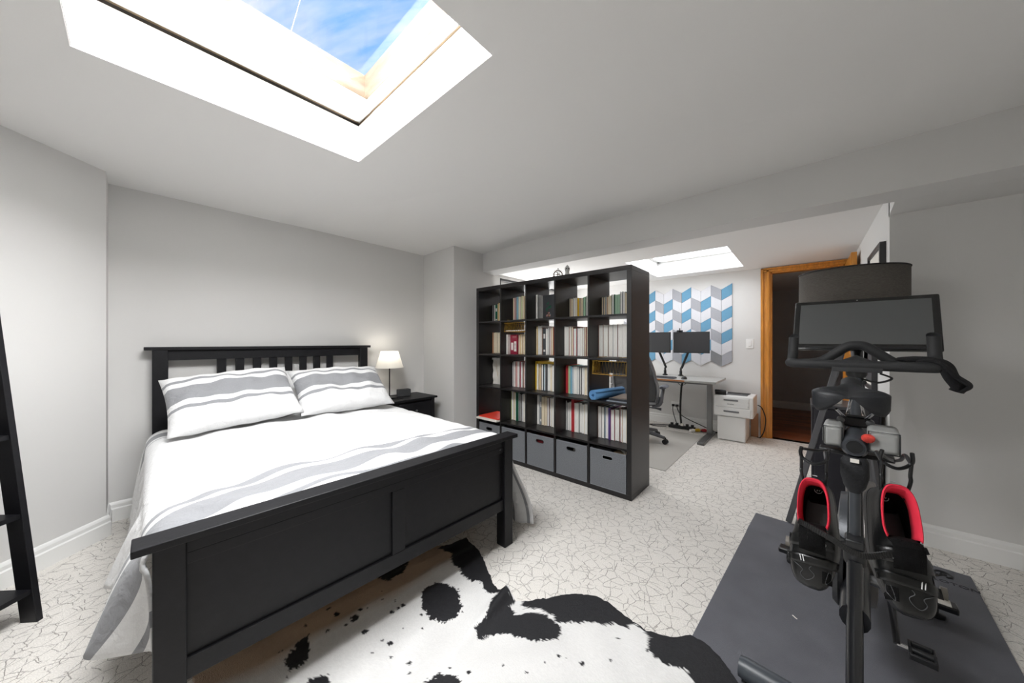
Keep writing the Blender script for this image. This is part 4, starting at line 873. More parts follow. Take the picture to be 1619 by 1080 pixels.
PATCH = [ZA([(985, 185), (1035, 160), (1140, 105), (1250, 190), (1320, 330), (1400, 470), (1290, 450), (1230, 370), (1190, 385), (1140, 350), (1120, 300), (1075, 285), (1070, 210)]),
  ZA([(892, 450), (930, 410), (980, 385), (1040, 395), (1110, 430), (1120, 490), (1135, 530), (1090, 590), (1020, 628), (940, 600), (895, 540)]),
  ZA([(1380, 430), (1450, 490), (1400, 520), (1310, 590), (1280, 700), (1230, 740), (1212, 670), (1290, 600), (1310, 500)]),
  ZB([(0, 790), (40, 700), (30, 650), (90, 550), (140, 490), (205, 560), (170, 585), (210, 640), (300, 625), (390, 640), (470, 720), (450, 780), (330, 790), (230, 770), (140, 745), (40, 765)]),
  ZB([(240, 560), (400, 530), (530, 500), (650, 510), (760, 550), (880, 640), (960, 710), (1080, 745), (1230, 750), (1350, 820), (1430, 890), (1530, 1030), (1540, 1120), (1300, 1130), (1230, 1030), (1180, 960), (1100, 950), (1040, 900), (970, 840), (980, 760), (900, 690), (850, 720), (790, 690), (720, 700), (650, 680), (440, 680), (420, 640), (330, 600), (250, 600)]),
  ZA([(80, 830), (220, 690), (230, 790), (190, 880), (100, 915), (75, 860)]), ZA([(630, 360), (690, 300), (815, 260), (785, 330), (680, 383)]),
  ZA([(215, 1040), (220, 970), (245, 943), (330, 940), (350, 979), (340, 1050)]), ZA([(890, 1040), (910, 975), (1000, 930), (1090, 938), (1125, 979), (1150, 1050)]), ZA([(240, 550), (275, 530), (290, 540), (260, 560)])]
SPOT = [(495, 600, 20), (550, 680, 18), (705, 750, 15), (817, 862, 14), (710, 562, 13), (780, 524, 12), (750, 537, 8), (388, 575, 14), (892, 657, 7), (890, 577, 7), (730, 495, 8), (656, 730, 6), (600, 803, 7), (708, 832, 7), (1172, 922, 11), (1380, 877, 8), (525, 553, 10), (568, 543, 6), (440, 640, 8), (330, 680, 8), (655, 495, 7), (655, 440, 6), (1135, 560, 5), (775, 660, 5), (1060, 900, 7), (95, 950, 10), (820, 925, 7), (200, 650, 10), (150, 610, 9), (340, 550, 11), (60, 800, 9), (470, 600, 8)]
SPOTB = [(455, 880, 10), (592, 928, 13), (798, 772, 7), (135, 932, 8), (265, 970, 8), (495, 890, 5), (755, 905, 6), (375, 915, 5)]
def make_hide():
    cx, cy = .93, .93; NA, NR = 460, 170
    # boundary resampled by angle around the middle of the hide
    P = np.array(outl+[outl[0]]); seg = np.linalg.norm(np.diff(P, axis=0), axis=1); L = np.concatenate([[0], np.cumsum(seg)]); q = np.linspace(0, L[-1], NA+1)[:-1]
    bx = np.interp(q, L, P[:, 0]); by = np.interp(q, L, P[:, 1])
    rng = np.random.RandomState(3); fz = rng.normal(0, .0022, NA); bx = bx+fz; by = by+rng.normal(0, .0022, NA)
    s = np.linspace(0, 1, NR+1)[1:]
    X = cx+np.outer(s, bx-cx); Y = cy+np.outer(s, by-cy)
    def vn(x, y, k, ph): return np.sin(x*k+ph+1.7*np.sin(y*k*.7+ph*2))*np.sin(y*k*1.1-ph+1.3*np.sin(x*k*.8+ph))
    wx_ = .006*vn(X, Y, 90, 1)+.004*vn(X, Y, 210, 2.)+.003*vn(X, Y, 480, 3)+rng.normal(0, .0018, X.shape); wy_ = .006*vn(X, Y, 95, 4)+.004*vn(X, Y, 230, 5)+.003*vn(X, Y, 450, .4)+rng.normal(0, .0018, X.shape)
    px, py = X+wx_, Y+wy_
    black = np.zeros(X.shape, bool)
    for p in PATCH: black |= inside(px, py, p)
    for lst, sc, ox, oy in ((SPOT, 3.765, 430, 820), (SPOTB, 3.68, 760, 800)):
        for a, b, r in lst:
            c = floor_pt(ox+a/sc, oy+b/sc, .008); e = floor_pt(ox+(a+r)/sc, oy+b/sc, .008); rr = math.hypot(e[0]-c[0], e[1]-c[1])
            black |= (X+wx_*.4-c[0])**2+(Y+wy_*.4-c[1])**2 < rr*rr
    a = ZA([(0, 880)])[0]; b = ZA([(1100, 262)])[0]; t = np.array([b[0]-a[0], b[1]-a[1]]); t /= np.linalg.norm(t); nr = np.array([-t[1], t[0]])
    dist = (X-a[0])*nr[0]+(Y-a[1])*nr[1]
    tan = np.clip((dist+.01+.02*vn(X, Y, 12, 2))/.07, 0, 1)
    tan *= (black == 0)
    z = .009+.006*np.exp(-((dist-.03)/.025)**2)+.007*np.exp(-((dist-.13)/.03)**2)+.002*vn(X, Y, 9, 1.3)
    # raised wrinkle running back from the fold
    a2 = np.array(ZA([(1400, 440)])[0]); b2h = np.array(ZA([(1000, 920)])[0]); t2 = b2h-a2; L2 = np.linalg.norm(t2); t2 = t2/L2; n2 = np.array([-t2[1], t2[0]])
    u = (X-a2[0])*t2[0]+(Y-a2[1])*t2[1]; v = (X-a2[0])*n2[0]+(Y-a2[1])*n2[1]
    z += np.where((u > -.06) & (u < L2*1.1), .030*np.exp(-(v/.032)**2)*np.clip(1-u/(L2*1.15), 0, 1)*np.clip((u+.06)/.05, 0, 1), 0)
    z = np.maximum(z, .006)
    ca_, sa_ = math.cos(math.radians(-3.6)), math.sin(math.radians(-3.6)); ex = (X-2.90)*ca_+(Y+.19)*sa_; ey = -(X-2.90)*sa_+(Y+.19)*ca_
    over = np.clip(np.minimum(.47-np.abs(ey), ex+1.86)/.03+1, 0, 1); z += .0085*over
    white = np.array(srgb('#e7e6e4')); blk = np.array(srgb('#1d1d20')); tn = np.array(srgb('#b49a80')); gr = np.array(srgb('#b9b4ae'))
    nzz = np.clip(.5+.5*vn(X, Y, 14, 2.2), 0, 1)
    col = white[None, None, :]*(1-.10*nzz[..., None])
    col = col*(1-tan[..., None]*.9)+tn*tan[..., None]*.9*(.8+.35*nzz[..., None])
    col = np.where(black[..., None], blk*(.75+.6*rng.rand(*X.shape)[..., None]), col*(.95+.08*rng.rand(*X.shape)[..., None]))
    mb = MB(); mb.v = [(cx, cy, .010)]+[(float(X[i, j]), float(Y[i, j]), float(z[i, j])) for i in range(NR) for j in range(NA)]
    mb.v += [(float(X[-1, j]), float(Y[-1, j]), .001) for j in range(NA)]
    for j in range(NA): mb.f.append((0, 1+j, 1+(j+1) % NA))
    for i in range(NR):
        for j in range(NA):
            k = (j+1) % NA; mb.f.append((1+i*NA+j, 1+(i+1)*NA+j, 1+(i+1)*NA+k, 1+i*NA+k))
    m = bpy.data.materials.new('cowhide_hair'); m.use_nodes = True; n = m.node_tree; b = n.nodes['Principled BSDF']; b.inputs['Roughness'].default_value = .55; b.inputs['Specular IOR Level'].default_value = .3
    at = n.nodes.new('ShaderNodeAttribute'); at.attribute_name = 'hide_pattern'; n.links.new(at.outputs['Color'], b.inputs['Base Color'])
    tcn = n.nodes.new('ShaderNodeTexCoord'); mpn = n.nodes.new('ShaderNodeMapping'); mpn.inputs['Scale'].default_value = (260, 60, 60); mpn.inputs['Rotation'].default_value = (0, 0, .6)
    zz = n.nodes.new('ShaderNodeTexNoise'); zz.inputs['Scale'].default_value = 1.6; zz.inputs['Detail'].default_value = 4; zz.inputs['Distortion'].default_value = 1.2
    n.links.new(tcn.outputs['Object'], mpn.inputs[0]); n.links.new(mpn.outputs[0], zz.inputs['Vector'])
    bn = n.nodes.new('ShaderNodeBump'); bn.inputs['Strength'].default_value = .6; bn.inputs['Distance'].default_value = .004; n.links.new(zz.outputs['Fac'], bn.inputs['Height']); n.links.new(bn.outputs[0], b.inputs['Normal'])
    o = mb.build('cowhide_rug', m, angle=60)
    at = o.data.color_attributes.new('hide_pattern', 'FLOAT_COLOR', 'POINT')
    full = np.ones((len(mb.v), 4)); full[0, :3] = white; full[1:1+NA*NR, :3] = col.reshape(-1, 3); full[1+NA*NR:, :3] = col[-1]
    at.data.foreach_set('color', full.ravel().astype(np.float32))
    return tag(o, 'black and white cowhide rug on the carpet at the foot of the bed', 'rug')
make_hide()
# bed and bedding stand a touch askew to the walls
RB = Matrix.Translation((.805, 2.45, 0)) @ Matrix.Rotation(math.radians(-1.2), 4, 'Z') @ Matrix.Translation((-.785, -2.45, 0))
for o in list(bpy.data.objects):
    if o.parent is None and o.name.split('.')[0] in ('bed', 'mattress', 'duvet', 'pillow'): o.matrix_basis = RB @ o.matrix_basis

# ============================================================ EXERCISE MAT
EM = thing('exercise_mat', 'large dark grey rubber exercise mat under the bike', 'mat', (2.90, -.19, 0), math.radians(-3.6))
MATR = mat('dark_mat_rubber', '#5f6066', .62, bump=(420, .35), var=(6, .12))
m = MB(); NX, NY = 60, 30; mw, ml = .455, 1.83
for side in (1, 0):
    for i in range(NX+1):
        for j in range(NY+1):
            x = -ml*i/NX; y = mw*(2*j/NY-1)
            z = .007
            z += .006*math.exp(-((x+.27)/.05)**2)*max(0, (y-.05)/.4)+.003*math.exp(-((x+.17)/.06)**2)*max(0, y/.45)
            m.v.append((x, y, z if side else .0005))
n = NY+1; K = (NX+1)*n
for i in range(NX):
    for j in range(NY):
        a = i*n+j; m.f.append((a, a+1, a+n+1, a+n)); m.f.append((K+a, K+a+n, K+a+n+1, K+a+1))
rim = [j for j in range(n)]+[i*n+NY for i in range(1, NX+1)]+[NX*n+j for j in range(NY-1, -1, -1)]+[i*n for i in range(NX-1, 0, -1)]
for a, b in zip(rim, rim[1:]+rim[:1]): m.f.append((a, b, K+b, K+a))
m.build('mat_sheet', MATR, EM)
DM = mat('mat_print', '#1e1f22', .6)
def logo_mark(parent, M4, s, mt, th=.0008):
    """ringed P mark: a ring with a slanting stem through it"""
    m = MB()
    m.tube([M4 @ Vector((s*.34*math.cos(a), s*.34*math.sin(a)+s*.08, 0)) for a in [2*PI*k/20*.82-1.2 for k in range(21)]], s*.075, 5)
    m.tube([M4 @ Vector(p) for p in ((-.42*s, -.5*s, 0), (.05*s, .08*s, 0), (.12*s, .16*s, 0))], s*.075, 5)
    m.tube([M4 @ Vector((s*.12*math.cos(a), s*.12*math.sin(a)+s*.08, 0)) for a in [2*PI*k/12 for k in range(13)]], s*.06, 5)
    return m.build('logo', mt, parent)
Mm = Matrix.Translation((-.085, -.355, .0075)) @ Matrix.Rotation(-PI/2, 4, 'Z')
logo_mark(EM, Mm, .085, DM)
text('PELOTON', .034, DM, EM, (-.155, -.365, .0076), (0, 0, -PI/2), sx=1.25)
tag(MB().obox((1.93, .035, .0095), (.022, .005, .001), Matrix.Rotation(.8, 3, 'Z')).build('paper_scrap', PAPER), 'tiny white scrap lying on the dark exercise mat', 'scrap')

# ============================================================ EXERCISE BIKE (local x forward, y left)
BK = thing('exercise_bike', 'black stationary exercise bike with large tilted screen, standing on the dark mat', 'exercise bike', (1.43, -.11, .008), math.radians(-5))
FR = mat('bike_frame_black', '#1a1b1e', .28, coat=.3); FRM = mat('bike_matte_black', '#222326', .5); DKG = mat('bike_dark_grey', '#43464b', .38, metal=.2)
MB().tube([(0, -.29, .042), (0, -.27, .042), (0, .27, .042), (0, .29, .042)], [.032, .036, .036, .032], 20).build('rear_stabilizer', mat('bike_foot_grey', '#3c4147', .4), BK)
fs = MB().box(.925, .985, -.305, .305, .045, .072).build('front_stabilizer', FR, BK, bevel=.006)
MB().box(.928, .982, -.285, -.13, .0715, .0735).build('white_sticker', PAPER, fs, smooth=False)
for s in (-1, 1):
    MB().lathe([(.028, 0), (.028, .010), (.008, .016), (.008, .05)], (.955, s*.245, 0), 16).build('levelling_foot', BLACKP, fs)
    MB().lathe([(.012, -.012), (.03, -.010), (.03, .010), (.012, .012)], (1.0, s*.27, .085), 18, 'y').build('transport_wheel', mat('wheel_smoke', '#8a857d', .35), fs)
# rear leg rising into the seat tube
MB().tube(smoothpath([(0, 0, .05), (.06, 0, .15), (.15, 0, .32), (.20, 0, .47)]), [.021]*25, 14, flat=1.6).build('rear_leg', FR, BK)
MB().lathe([(.024, .455), (.029, .465), (.029, .525), (.024, .535)], (.205, 0, 0), 20).build('seat_tube_collar', FRM, BK)
cl = MB().obox((.175, .0, .545), (.06, .05, .03)).build('clamp', BLACKP, BK, bevel=.006)
MB().lathe([(.008, 0), (.008, .03), (.022, .035), (.022, .055), (.012, .06)], (.16, .02, .545), 14, 'y').build('clamp_lever', BLACKP, cl)
MB().tube([(.205, 0, .50), (.262, 0, .90)], .015, 16, flat=1.5).build('seat_post', DKG, BK)
MB().tube(smoothpath([(.15, 0, .30), (.40, 0, .35), (.62, 0, .44), (.70, 0, .52)]), .038, 14, flat=1.3).build('main_beam', FR, BK)
MB().tube(smoothpath([(.95, 0, .06), (.88, 0, .20), (.76, 0, .46), (.68, 0, .70)]), .036, 14, flat=1.2).build('front_fork_beam', FR, BK)
MB().tube([(.72, 0, .56), (.665, 0, .82)], .034, 14, flat=1.3).build('head_tube', FR, BK)
MB().tube([(.68, 0, .78), (.632, 0, 1.08)], .020, 14, flat=1.3).build('handlebar_post', DKG, BK)
for y in (-.03, .03): MB().lathe([(.004, -.006), (.009, -.004), (.009, .004), (.004, .006)], (.63, y*.75, 1.045), 12, 'x').build('bolt', BLACKP, BK)
fwl = MB().lathe([(.02, -.022), (.215, -.022), (.245, -.018), (.25, 0), (.245, .018), (.215, .022), (.02, .022)], (.67, -.04, .36), 64, 'y').build('flywheel', mat('flywheel_grey', '#7a7672', .35, metal=.35), BK)
MB().lathe([(.01, -.028), (.12, -.027), (.14, -.02)], (.67, -.04, .36), 40, 'y').build('flywheel_cap', FRM, fwl)
MB().lathe([(.02, .0), (.19, .0), (.205, .012), (.20, .035), (.10, .045), (.02, .045)], (.60, .012, .36), 48, 'y').build('drive_cover', DKG, BK)
MB().lathe([(.02, .03), (.115, .032), (.125, .045), (.11, .06), (.02, .062)], (.38, 0, .335), 40, 'y').build('crank_cover', FRM, BK)
def crank(s, ang):
    c = Vector((.38, s*.085, .335)); e = c+Vector((math.cos(ang), 0, math.sin(ang)))*.17; e.y += s*.012
    k = MB().tube([c, c*.5+e*.5, e], [.020, .016, .015], 12, flat=.6, up=(0, 1, 0)).build('crank_arm', FRM, BK)
    MB().cyl(c-Vector((0, s*.05, 0)), c+Vector((0, s*.012, 0)), .018, 14).build('axle', GREYM, k)
    MB().cyl(e, e+Vector((0, s*.025, 0)), .008, 10).build('spindle', CHROME, k)
    p = e+Vector((0, s*.054, 0))
    pd = MB().obox(p+Vector((.034, 0, .0)), (.010, .056, .018)).obox(p+Vector((-.034, 0, 0)), (.010, .056, .018)).obox(p+Vector((0, .026, 0)), (.074, .007, .022)).obox(p+Vector((0, -.026, 0)), (.074, .007, .022)).cyl(p-Vector((0, .03, 0)), p+Vector((0, .03, 0)), .012, 12).obox(p+Vector((.016, 0, .012)), (.014, .042, .014)).obox(p+Vector((-.016, 0, -.012)), (.014, .042, .014)).build('pedal', BLACKP, k, bevel=.002)
    return k
crank(-1, math.radians(-132)); crank(1, math.radians(48))
# saddle
m = MB(); rings = []
for k in range(25):
    u = k/24; x = .160+.285*u; rear = 1-ss(.30, .66, u)
    hw = .026+.071*rear
    if u < .16: hw *= math.sqrt(max(.12, 1-((.16-u)/.165)**2))**.8
    if u > .90: hw *= math.sqrt(max(.04, 1-((u-.90)/.104)**2))
    zc = 1.028+.024*ss(.45, .9, u); endk = (.35+.65*math.sqrt(u/.12)) if u < .12 else (1 if u < .92 else max(.4, (1-u)/.08))
    ring = []; T_ = [math.sin(PI/2*(q/9-1)) for q in range(19)]
    for t in T_: ring.append((x, hw*t, zc+endk*(.030-.020*rear*(1-abs(t))**2-.018*rear*abs(t)**4-.012*(1-rear)*t*t)))
    for t in reversed(T_[1:-1]): ring.append((x, hw*t, zc-endk*(.006+.050*rear*ss(.25, .7, abs(t))*(1-.45*ss(.88, 1, abs(t)))+.016*(1-rear)*(1-t*t))))
    rings.append([(a, b+.014, c) for a, b, c in ring])
sd = m.loft(rings).build('saddle', mat('saddle_black', '#1e2024', .48, bump=(250, .08)), BK, angle=70)
for s in (-1, 1): MB().tube(smoothpath([(.185, s*.045, .985), (.22, s*.028, .958), (.28, s*.022, .950), (.36, s*.018, .968), (.42, s*.008, 1.02)]), .0042, 8).build('saddle_rail', CHROME, sd)
MB().obox((.27, 0, .937), (.06, .075, .035)).build('seat_clamp', BLACKP, BK, bevel=.006)
for s in (-1, 1): MB().lathe([(.006, -.012), (.011, -.010), (.011, .010), (.006, .012)], (.245, s*.036, .940), 10, 'x').build('clamp_bolt', GREYM, BK)
# seat slider with end cap and small pouch behind it
sl2 = MB().loft([[(x, w*math.cos(a), z+h*math.sin(a)) for a in [2*PI*k/20 for k in range(20)]] for x, w, h, z in ((.12, .026, .028, .875), (.135, .034, .036, .875), (.20, .036, .04, .88), (.27, .03, .035, .885))]).build('seat_slider', DKG, BK)
MB().lathe([(.002, 0), (.020, .0), (.020, .004), (.002, .004)], (.1165, 0, .877), 20, 'x').build('end_cap', BLACKP, sl2)
pou = MB().loft([[(x+.5*(z-.80), w*math.copysign(abs(math.cos(a))**.6, math.cos(a)), z+.0) if False else (.13+x*math.sin(a)*.5+.3*(.84-z)*.2, w*math.copysign(abs(math.cos(a))**.6, math.cos(a)), z) for a in [2*PI*k/20 for k in range(20)]] for z, w, x in ((.842, .026, .03), (.83, .033, .045), (.78, .034, .05), (.745, .026, .042), (.725, .014, .03))]).build('pouch', mat('pouch_nylon', '#202124', .75, bump=(300, .3)), BK)
MB().obox((.105, .0, .835), (.004, .02, .012)).build('pouch_tab', PAPER, pou)
# hand-weight cradle: two grey rounded ends either side of the seat post
CR = mat('weight_grey', '#9b9c9a', .5)
for s in (-1, 1):
    yo, wd = (-.064, .072) if s < 0 else (.052, .052)
    c = MB().obox((.20, yo, .90), (.14, wd, .072)).build('weight_holder', CR, BK, bevel=.014, seg=4)
    MB().tube([(.129, yo+a*(wd-.006), .90+b) for a, b in ((-.5, -.033), (.5, -.033), (.5, .033), (-.5, .033), (-.5, -.033))], .002, 6).build('edge_line', BLACKP, c)
MB().obox((.21, 0, .835), (.05, .18, .014)).build('cradle_bar', BLACKP, BK, bevel=.003)
tag(MB().loft([[(1.545+.10*u, -.150+.016*math.cos(a)*(1-.3*u)-.012*u, .875+.10*(1-u)*.45+.013*math.sin(a)) for a in [2*PI*k/14 for k in range(14)]] for u in (0, .1, .5, .9, 1)]).build('red_cloth', mat('red_white_cloth', '#e2473c', .8, var=(60, .5)), angle=80), 'red and white cloth tucked under the saddle', 'cloth')
# handlebars
HZ = 1.118
loop = smoothpath([(.72, .205, HZ), (.675, .222, HZ), (.640, .215, HZ), (.622, .175, HZ), (.618, .08, HZ), (.618, 0, HZ), (.618, -.08, HZ), (.622, -.175, HZ), (.640, -.215, HZ), (.675, -.222, HZ), (.72, -.205, HZ)], 8)
hb = MB().tube(loop, .0205, 14).build('handlebar', GRIP, BK)
wave = smoothpath([(.70, .212, HZ), (.715, .165, HZ-.001), (.72, .115, HZ+.010), (.72, .07, HZ+.045), (.72, .03, HZ+.078), (.72, 0, HZ+.085), (.72, -.03, HZ+.078), (.72, -.07, HZ+.045), (.72, -.115, HZ+.010), (.715, -.165, HZ-.001), (.70, -.212, HZ)], 8)
MB().tube(wave, .0200, 14).build('wave_grip', GRIP, hb)
for s in (-1, 1):
    MB().tube(smoothpath([(.665, s*.218, HZ), (.70, s*.218, HZ+.035), (.715, s*.217, HZ+.08), (.72, s*.216, HZ+.118), (.72, s*.216, HZ+.124)]), [.0195]*30+[.021, .020, .013], 14).build('horn', GRIP, hb)
MB().loft([[(.60+.09*v, y, HZ-.005+h*math.sin(PI*v)**.7+.0) for v in [k/10 for k in range(11)]]+[(.69-.09*v, y, HZ-.028) for v in [0, 1]] for y, h in ((-.075, .014), (-.045, .026), (0, .048), (.045, .026), (.075, .014))]).build('stem_cover', GRIP, BK, angle=60)
MB().lathe([(.026, 1.065), (.032, 1.075), (.034, 1.10)], (.635, 0, 0), 18).build('stem_collar', BLACKP, BK)
MB().tube(smoothpath([(.63, -.02, 1.06), (.60, -.06, 1.05), (.60, -.10, 1.07), (.64, -.07, 1.085)]), .004, 6).build('sensor_cable', CABLE, BK)
# screen on its arm
MB().tube(smoothpath([(.64, 0, 1.09), (.80, 0, 1.085), (.95, 0, 1.13), (1.0, 0, 1.22), (.99, 0, 1.30)]), .019, 12, flat=1.2).build('screen_arm', FRM, BK)
MS = Matrix.Rotation(math.radians(27), 3, 'Y'); CS = Vector((.955, -.010, 1.305))
sc = MB().obox(CS, (.020, .500, .292), MS).build('screen_housing', GLOSSB, BK, bevel=.007, seg=3)
MB().obox(CS+MS@Vector((-.0105, 0, .004)), (.0016, .452, .238), MS).build('display', mat('screen_grey_glass', '#5a5c5c', .35, spec=.5), sc, smooth=False)
MB().lathe([(.0005, 0), (.003, 0), (.003, .001)], tuple(CS+MS@Vector((-.0115, .01, .134))), 10, 'x').build('camera_dot', CHROME, sc)
MB().obox(CS+MS@Vector((-.0118, 0, -.134)), (.004, .40, .010), MS).build('speaker_bar', BLACKP, sc, smooth=False)
MB().obox(CS+MS@Vector((.02, 0, 0)), (.03, .14, .12), MS).build('screen_mount', FRM, sc, bevel=.008)

# ============================================================ CLOTH STRAP over the right horn
cs = MB(); Bm = BK.matrix_basis if False else Matrix.Translation((1.43, -.11, .007)) @ Matrix.Rotation(math.radians(-5), 4, 'Z')
def W(p): return Bm @ Vector(p)
path = smoothpath([(.715, -.12, HZ+.030), (.70, -.16, HZ+.030), (.675, -.205, HZ+.028), (.655, -.236, HZ+.012), (.645, -.250, HZ-.03), (.643, -.268, HZ-.068), (.645, -.262, HZ-.085)], 8)
cs.tube([W(p) for p in path], [.014+.018*min(1, k/8) for k in range(len(path))], 10, flat=.4, up=(0, .3, 1))
path = smoothpath([(.655, -.170, HZ+.022), (.645, -.205, HZ+.026), (.640, -.236, HZ+.008), (.638, -.262, HZ-.03), (.640, -.292, HZ-.062), (.645, -.272, HZ-.084)], 8)
cs.tube([W(p) for p in path], .024, 10, flat=.3, up=(0, .4, 1))
tag(cs.build('cloth_strap', mat('black_cloth', '#151518', .9, bump=(200, .4)), angle=70), 'black cloth strap draped over the handlebar end and hanging down', 'strap')

# ============================================================ SHOE HANGERS AND SHOES
SHB = mat('shoe_black', '#090a0b', .36, bump=(200, .05)); SHM = mat('shoe_mesh', '#060607', .85, bump=(600, .6), spec=.2); SHR = mat('shoe_red_lining', '#d8263f', .8); SHW = mat('shoe_white_print', '#e9e9e9', .5); SHG = mat('shoe_grey_line', '#46474a', .5)
def contour(f, heel=0.0):
    """closed outline of the shoe at height fraction f (0 sole .. 1 collar): list of (x, y)"""
    pts = []
    y0 = .002+.010*f; y1 = .288-(.132*ss(.18, 1, f)); N = 44
    for k in range(N):
        a = 2*PI*k/N; v = (1-math.cos(a))/2; y = y0+(y1-y0)*v
        g = y/.288
        w = .039+.013*ss(.25, .72, g)
        w *= 1-.12*f
        e = math.sqrt(max(0, 1-((2*v-1))**2)) if True else 1
        e = e**(.55 if f < .6 else .62)
        x = math.copysign(w*e, math.sin(a))
        x += .010*ss(.3, 1, g)*(1-f)
        pts.append((x, y))
    return pts
def shoe(label, heel, toe, roll, mirror, group):
    o = thing('cycling_shoe', label, 'shoe', heel, 0, group)
    heel = Vector(heel); toe = Vector(toe); yv = (toe-heel).normalized(); up = Vector((-.80, 0, .60)); up = (up-yv*up.dot(yv)).normalized()
    xv = yv.cross(up)*(-1 if mirror else 1); R = Matrix.Rotation(roll, 3, yv); xv = R@xv; up = R@up
    def T(x, y, z): return xv*x+yv*y+up*z
    def hgt(f, y): return f*(.105-.030*ss(0, .14, y))
    FS = [0, .05, .12, .22, .34, .46, .58, .70, .82, .92, 1.0]
    m = MB(); rings = [[T(x*.92, y+.002, -.004) for x, y in contour(0)]]
    for f in FS: rings.append([T(x*(1.03 if .1 < f < .5 else 1), y, hgt(f, y)) for x, y in contour(f)])
    top = contour(1.0); cx_ = 0; cyy = (min(p[1] for p in top)+max(p[1] for p in top))/2
    sh1 = lambda s, dz: [T(x*s, cyy+(y-cyy)*s, hgt(1, y)+dz) for x, y in top]
    rings.append(sh1(.97, .003)); rings.append(sh1(.90, .001))
    m.loft(rings, cap=False); n = 44; m.f.append(tuple(reversed(range(n)))); m.build('upper', SHB, o, angle=75)
    m = MB(); m.loft([[T(x*1.03, y*1.0+.0, z) for x, y in contour(0)] for z in (-.010, .002, .010)]); m.build('sole', BLACKP, o)
    m = MB(); m.loft([sh1(.955, .004), sh1(.925, .006), sh1(.86, .002), sh1(.82, -.014), sh1(.80, -.03)], cap=False)
    # red padding shows along the heel and both sides, the tongue closes the front
    keep = []
    for q in m.f:
        j = min(i % 44 for i in q); ymid = sum((top[i % 44][1]) for i in q)/4
        if ymid < .140: keep.append(q)
    m.f = keep; m.build('red_lining', SHR, o, thick=.003)
    m = MB(); m.loft([sh1(.84, -.004), sh1(.80, -.04), sh1(.76, -.085)], cap=False); m.f.append(tuple(88+i for i in range(44))); m.build('insole', SHM, o)
    # tongue
    m = MB(); m.loft([[T(.026*s, y, z+.008*(1-s*s)) for s in (-1, -.6, -.2, .2, .6, 1)] for y, z in ((.130, .055), (.142, .082), (.155, .088), (.175, .078), (.20, .064))], cap=False, closed=False); m.build('tongue', SHM, o, thick=.006)
    def surf(x, y):   # height of the shoe skin at x, y, found from the contours
        for k in range(101):
            f = 1-k/100; y0 = .002+.010*f; y1 = .288-(.132*ss(.18, 1, f)); v = (y-y0)/(y1-y0)
            if not 0 < v < 1: continue
            g = y/.288; w = (.039+.013*ss(.25, .72, g))*(1-.12*f)*math.sqrt(1-(2*v-1)**2)**(.55 if f < .6 else .62)*(1.03 if .1 < f < .5 else 1)
            if abs(x-.010*ss(.3, 1, g)*(1-f)) <= w: return hgt(f, y)
        return 0
    # straps hugging the instep
    for q_, (yy, w) in enumerate(((.176, .030), (.222, .022))):
        m = MB(); N = 25; rows = []
        for e_ in (-1, -.4, .4, 1):
            row = []
            for k in range(N):
                xx = (k/(N-1)*2-1)*(.050 if q_ == 0 else .054)+.006; y_ = yy+e_*w/2+.006*(k/(N-1)*2-1)
                row.append(T(xx, y_, max(surf(xx, y_), .018)+.0035))
            rows.append(row)
        m.loft(rows, cap=False, closed=False); st = m.build('strap', SHB, o, thick=.003)
        for q in range(2):
            xx = .022+q*.006; MB().tube([T(xx-.004*r_, yy-.008+.016*r_, surf(xx, yy)+.0062) for r_ in (0, .5, 1)], .0011, 5).build('white_stripe', SHW, st)
    # stitched panel line and mesh panel on the toe, side badge
    for pts in ([(.046, .236), (.034, .242), (.022, .250), (.026, .262), (.016, .272), (.004, .266), (-.002, .254), (.008, .244), (.004, .236)], [(-.036, .236), (-.034, .252), (-.024, .266), (-.026, .250), (-.030, .236)], [(.050, .150), (.046, .20), (.050, .235)]):
        MB().tube([T(x, y, surf(x, y)+.0012) for x, y in smoothpath2(pts)], .0009, 5).build('stitching', SHG, o)
    MB().loft([[T(x, y, surf(x, y)+.0012) for x in [-.034+.002*q for q in range(9)]] for y in [.238+.004*q for q in range(8)]], cap=False, closed=False).build('mesh_panel', SHM, o, thick=.001)
    Mx4 = Matrix((xv, yv, up)).transposed().to_4x4(); Mx4.translation = T(-.020, .176, surf(-.020, .176)+.0065)
    logo_mark(o, Mx4 @ Matrix.Rotation(PI, 4, 'Z'), .016, SHW)
    Mx4 = Matrix((xv, up, -yv)).transposed().to_4x4(); Mx4.translation = T(0, .002, .082)
    MB().obox(T(0, .0035, .092), (.010, .006, .0012), Matrix((xv, up, -yv)).transposed()).build('heel_badge', SHW, o)
    MB().tube([T(.0085*math.cos(a), .030+.0085*math.sin(a), .026) for a in [2*PI*k/18 for k in range(19)]], .0009, 5).build('size_ring', SHW, o)
    tx = text('39', .010, SHW, o, tuple(T(0, .030, .0262)), (0, 0, 0), name='size_print', ext=.0003); tx.rotation_euler = Matrix((xv, -yv, -up) if False else (-xv if mirror else xv, -yv, up if not mirror else up)).transposed().to_euler() if False else Matrix((xv*(1 if xv.cross(-yv).dot(up) > 0 else -1), -yv, up)).transposed().to_euler()
    MB().obox(T(.0, .215, -.012), (.04, .03, .008), Matrix((xv, yv, up)).transposed()).build('cleat', GREYM, o)
    return T, heel
def smoothpath2(p): return [(v.x, v.y) for v in smoothpath([(a, b, 0) for a, b in p], 6)]
h1, t1 = (1.362, -.034, .806), (1.226, -.019, .546)
h2, t2 = (1.362, -.150, .822), (1.205, -.183, .572)
TA, HA = shoe('black cycling shoe with red lining, on the hanger at the aisle side of the bike', h1, t1, math.radians(8), False, 'cycling shoes hung behind the saddle')
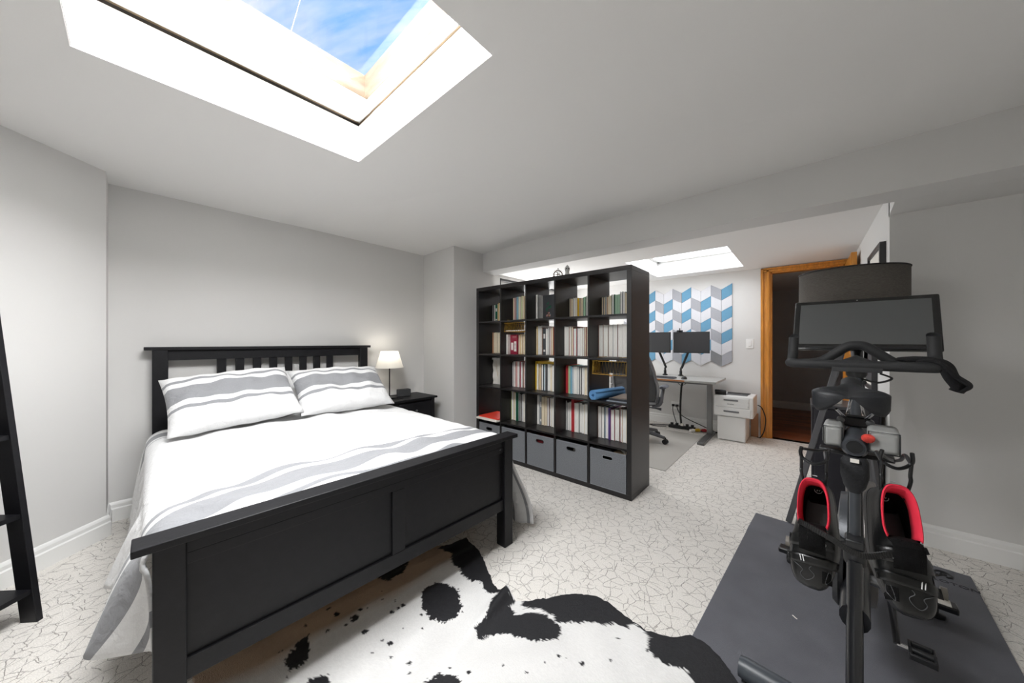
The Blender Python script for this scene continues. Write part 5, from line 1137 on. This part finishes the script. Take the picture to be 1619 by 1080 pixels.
TB, HB = shoe('black cycling shoe with red lining, on the hanger at the wall side of the bike', h2, t2, math.radians(-10), True, 'cycling shoes hung behind the saddle')
# ribbed strap joining the two shoes
P1 = HA+TA(.028, .135, .095); P2 = HB+TB(.034, .150, .080); mid = (P1+P2)/2+Vector((-.035, 0, -.035))
rp = smoothpath([P1, P1*.5+mid*.5+Vector((-.006, 0, .004)), mid, P2*.5+mid*.5+Vector((-.006, 0, 0)), P2], 14)
rs = thing('ratchet_strap', 'black ribbed strap joining the two hanging cycling shoes', 'strap', tuple(P1))
m = MB(); 
for k in range(len(rp)-1): m.bar(rp[k]-P1, rp[k+1]-P1+(rp[k+1]-rp[k])*.05, .014, .0035, (1, 0, 0))
m.build('band', BLACKP, rs, smooth=False)
m = MB()
for k in range(len(rp)-1): m.bar((rp[k]*.65+rp[k+1]*.35)-P1, (rp[k]*.35+rp[k+1]*.65)-P1, .0145, .0065, (1, 0, 0))
m.build('ribs', SHB, rs, smooth=False)
# wire hangers: a U bar with two prongs dropping into each shoe
for T_, H_, lab, root in ((TA, HA, 'black wire shoe hanger holding the shoe at the aisle side', W((.17, .062, .842))), (TB, HB, 'black wire shoe hanger holding the shoe at the wall side', W((.17, -.087, .842)))):
    hg = thing('shoe_hanger', lab, 'hanger', tuple(root), 0, 'shoe hangers')
    a = H_+T_(-.026, .004, .112); b = H_+T_(.026, .004, .112); ia = H_+T_(-.021, .040, .074); ib = H_+T_(.021, .040, .074)
    ua = a+Vector((.015, 0, .055)); ub = b+Vector((.015, 0, .055))
    L_ = lambda p: p-root
    MB().tube([L_(p) for p in smoothpath([ua+Vector((-.03, 0, .02)), ua+Vector((-.022, 0, -.008)), (ua+ub)/2+Vector((-.03, 0, -.022)), ub+Vector((-.022, 0, -.008)), ub+Vector((-.03, 0, .02))], 8)], .0042, 8).build('retaining_bar', BLACKM, hg)
    for u, t, i in ((ua, a, ia), (ub, b, ib)): MB().tube([L_(p) for p in smoothpath([u+Vector((-.024, 0, -.006)), u+Vector((-.012, 0, -.04)), t, t*.35+i*.65, i], 6)], .0038, 8).build('prong', BLACKM, hg)
    MB().tube([L_(p) for p in smoothpath([ub+Vector((-.022, 0, -.008)), ub+Vector((.05, 0, -.005)), root*.5+ub*.5, root], 6)], .0045, 8).tube([L_(p) for p in smoothpath([ua+Vector((-.022, 0, -.008)), ua+Vector((.05, 0, -.005)), root*.5+ua*.5, root], 6)], .0045, 8).build('support_wire', BLACKM, hg)
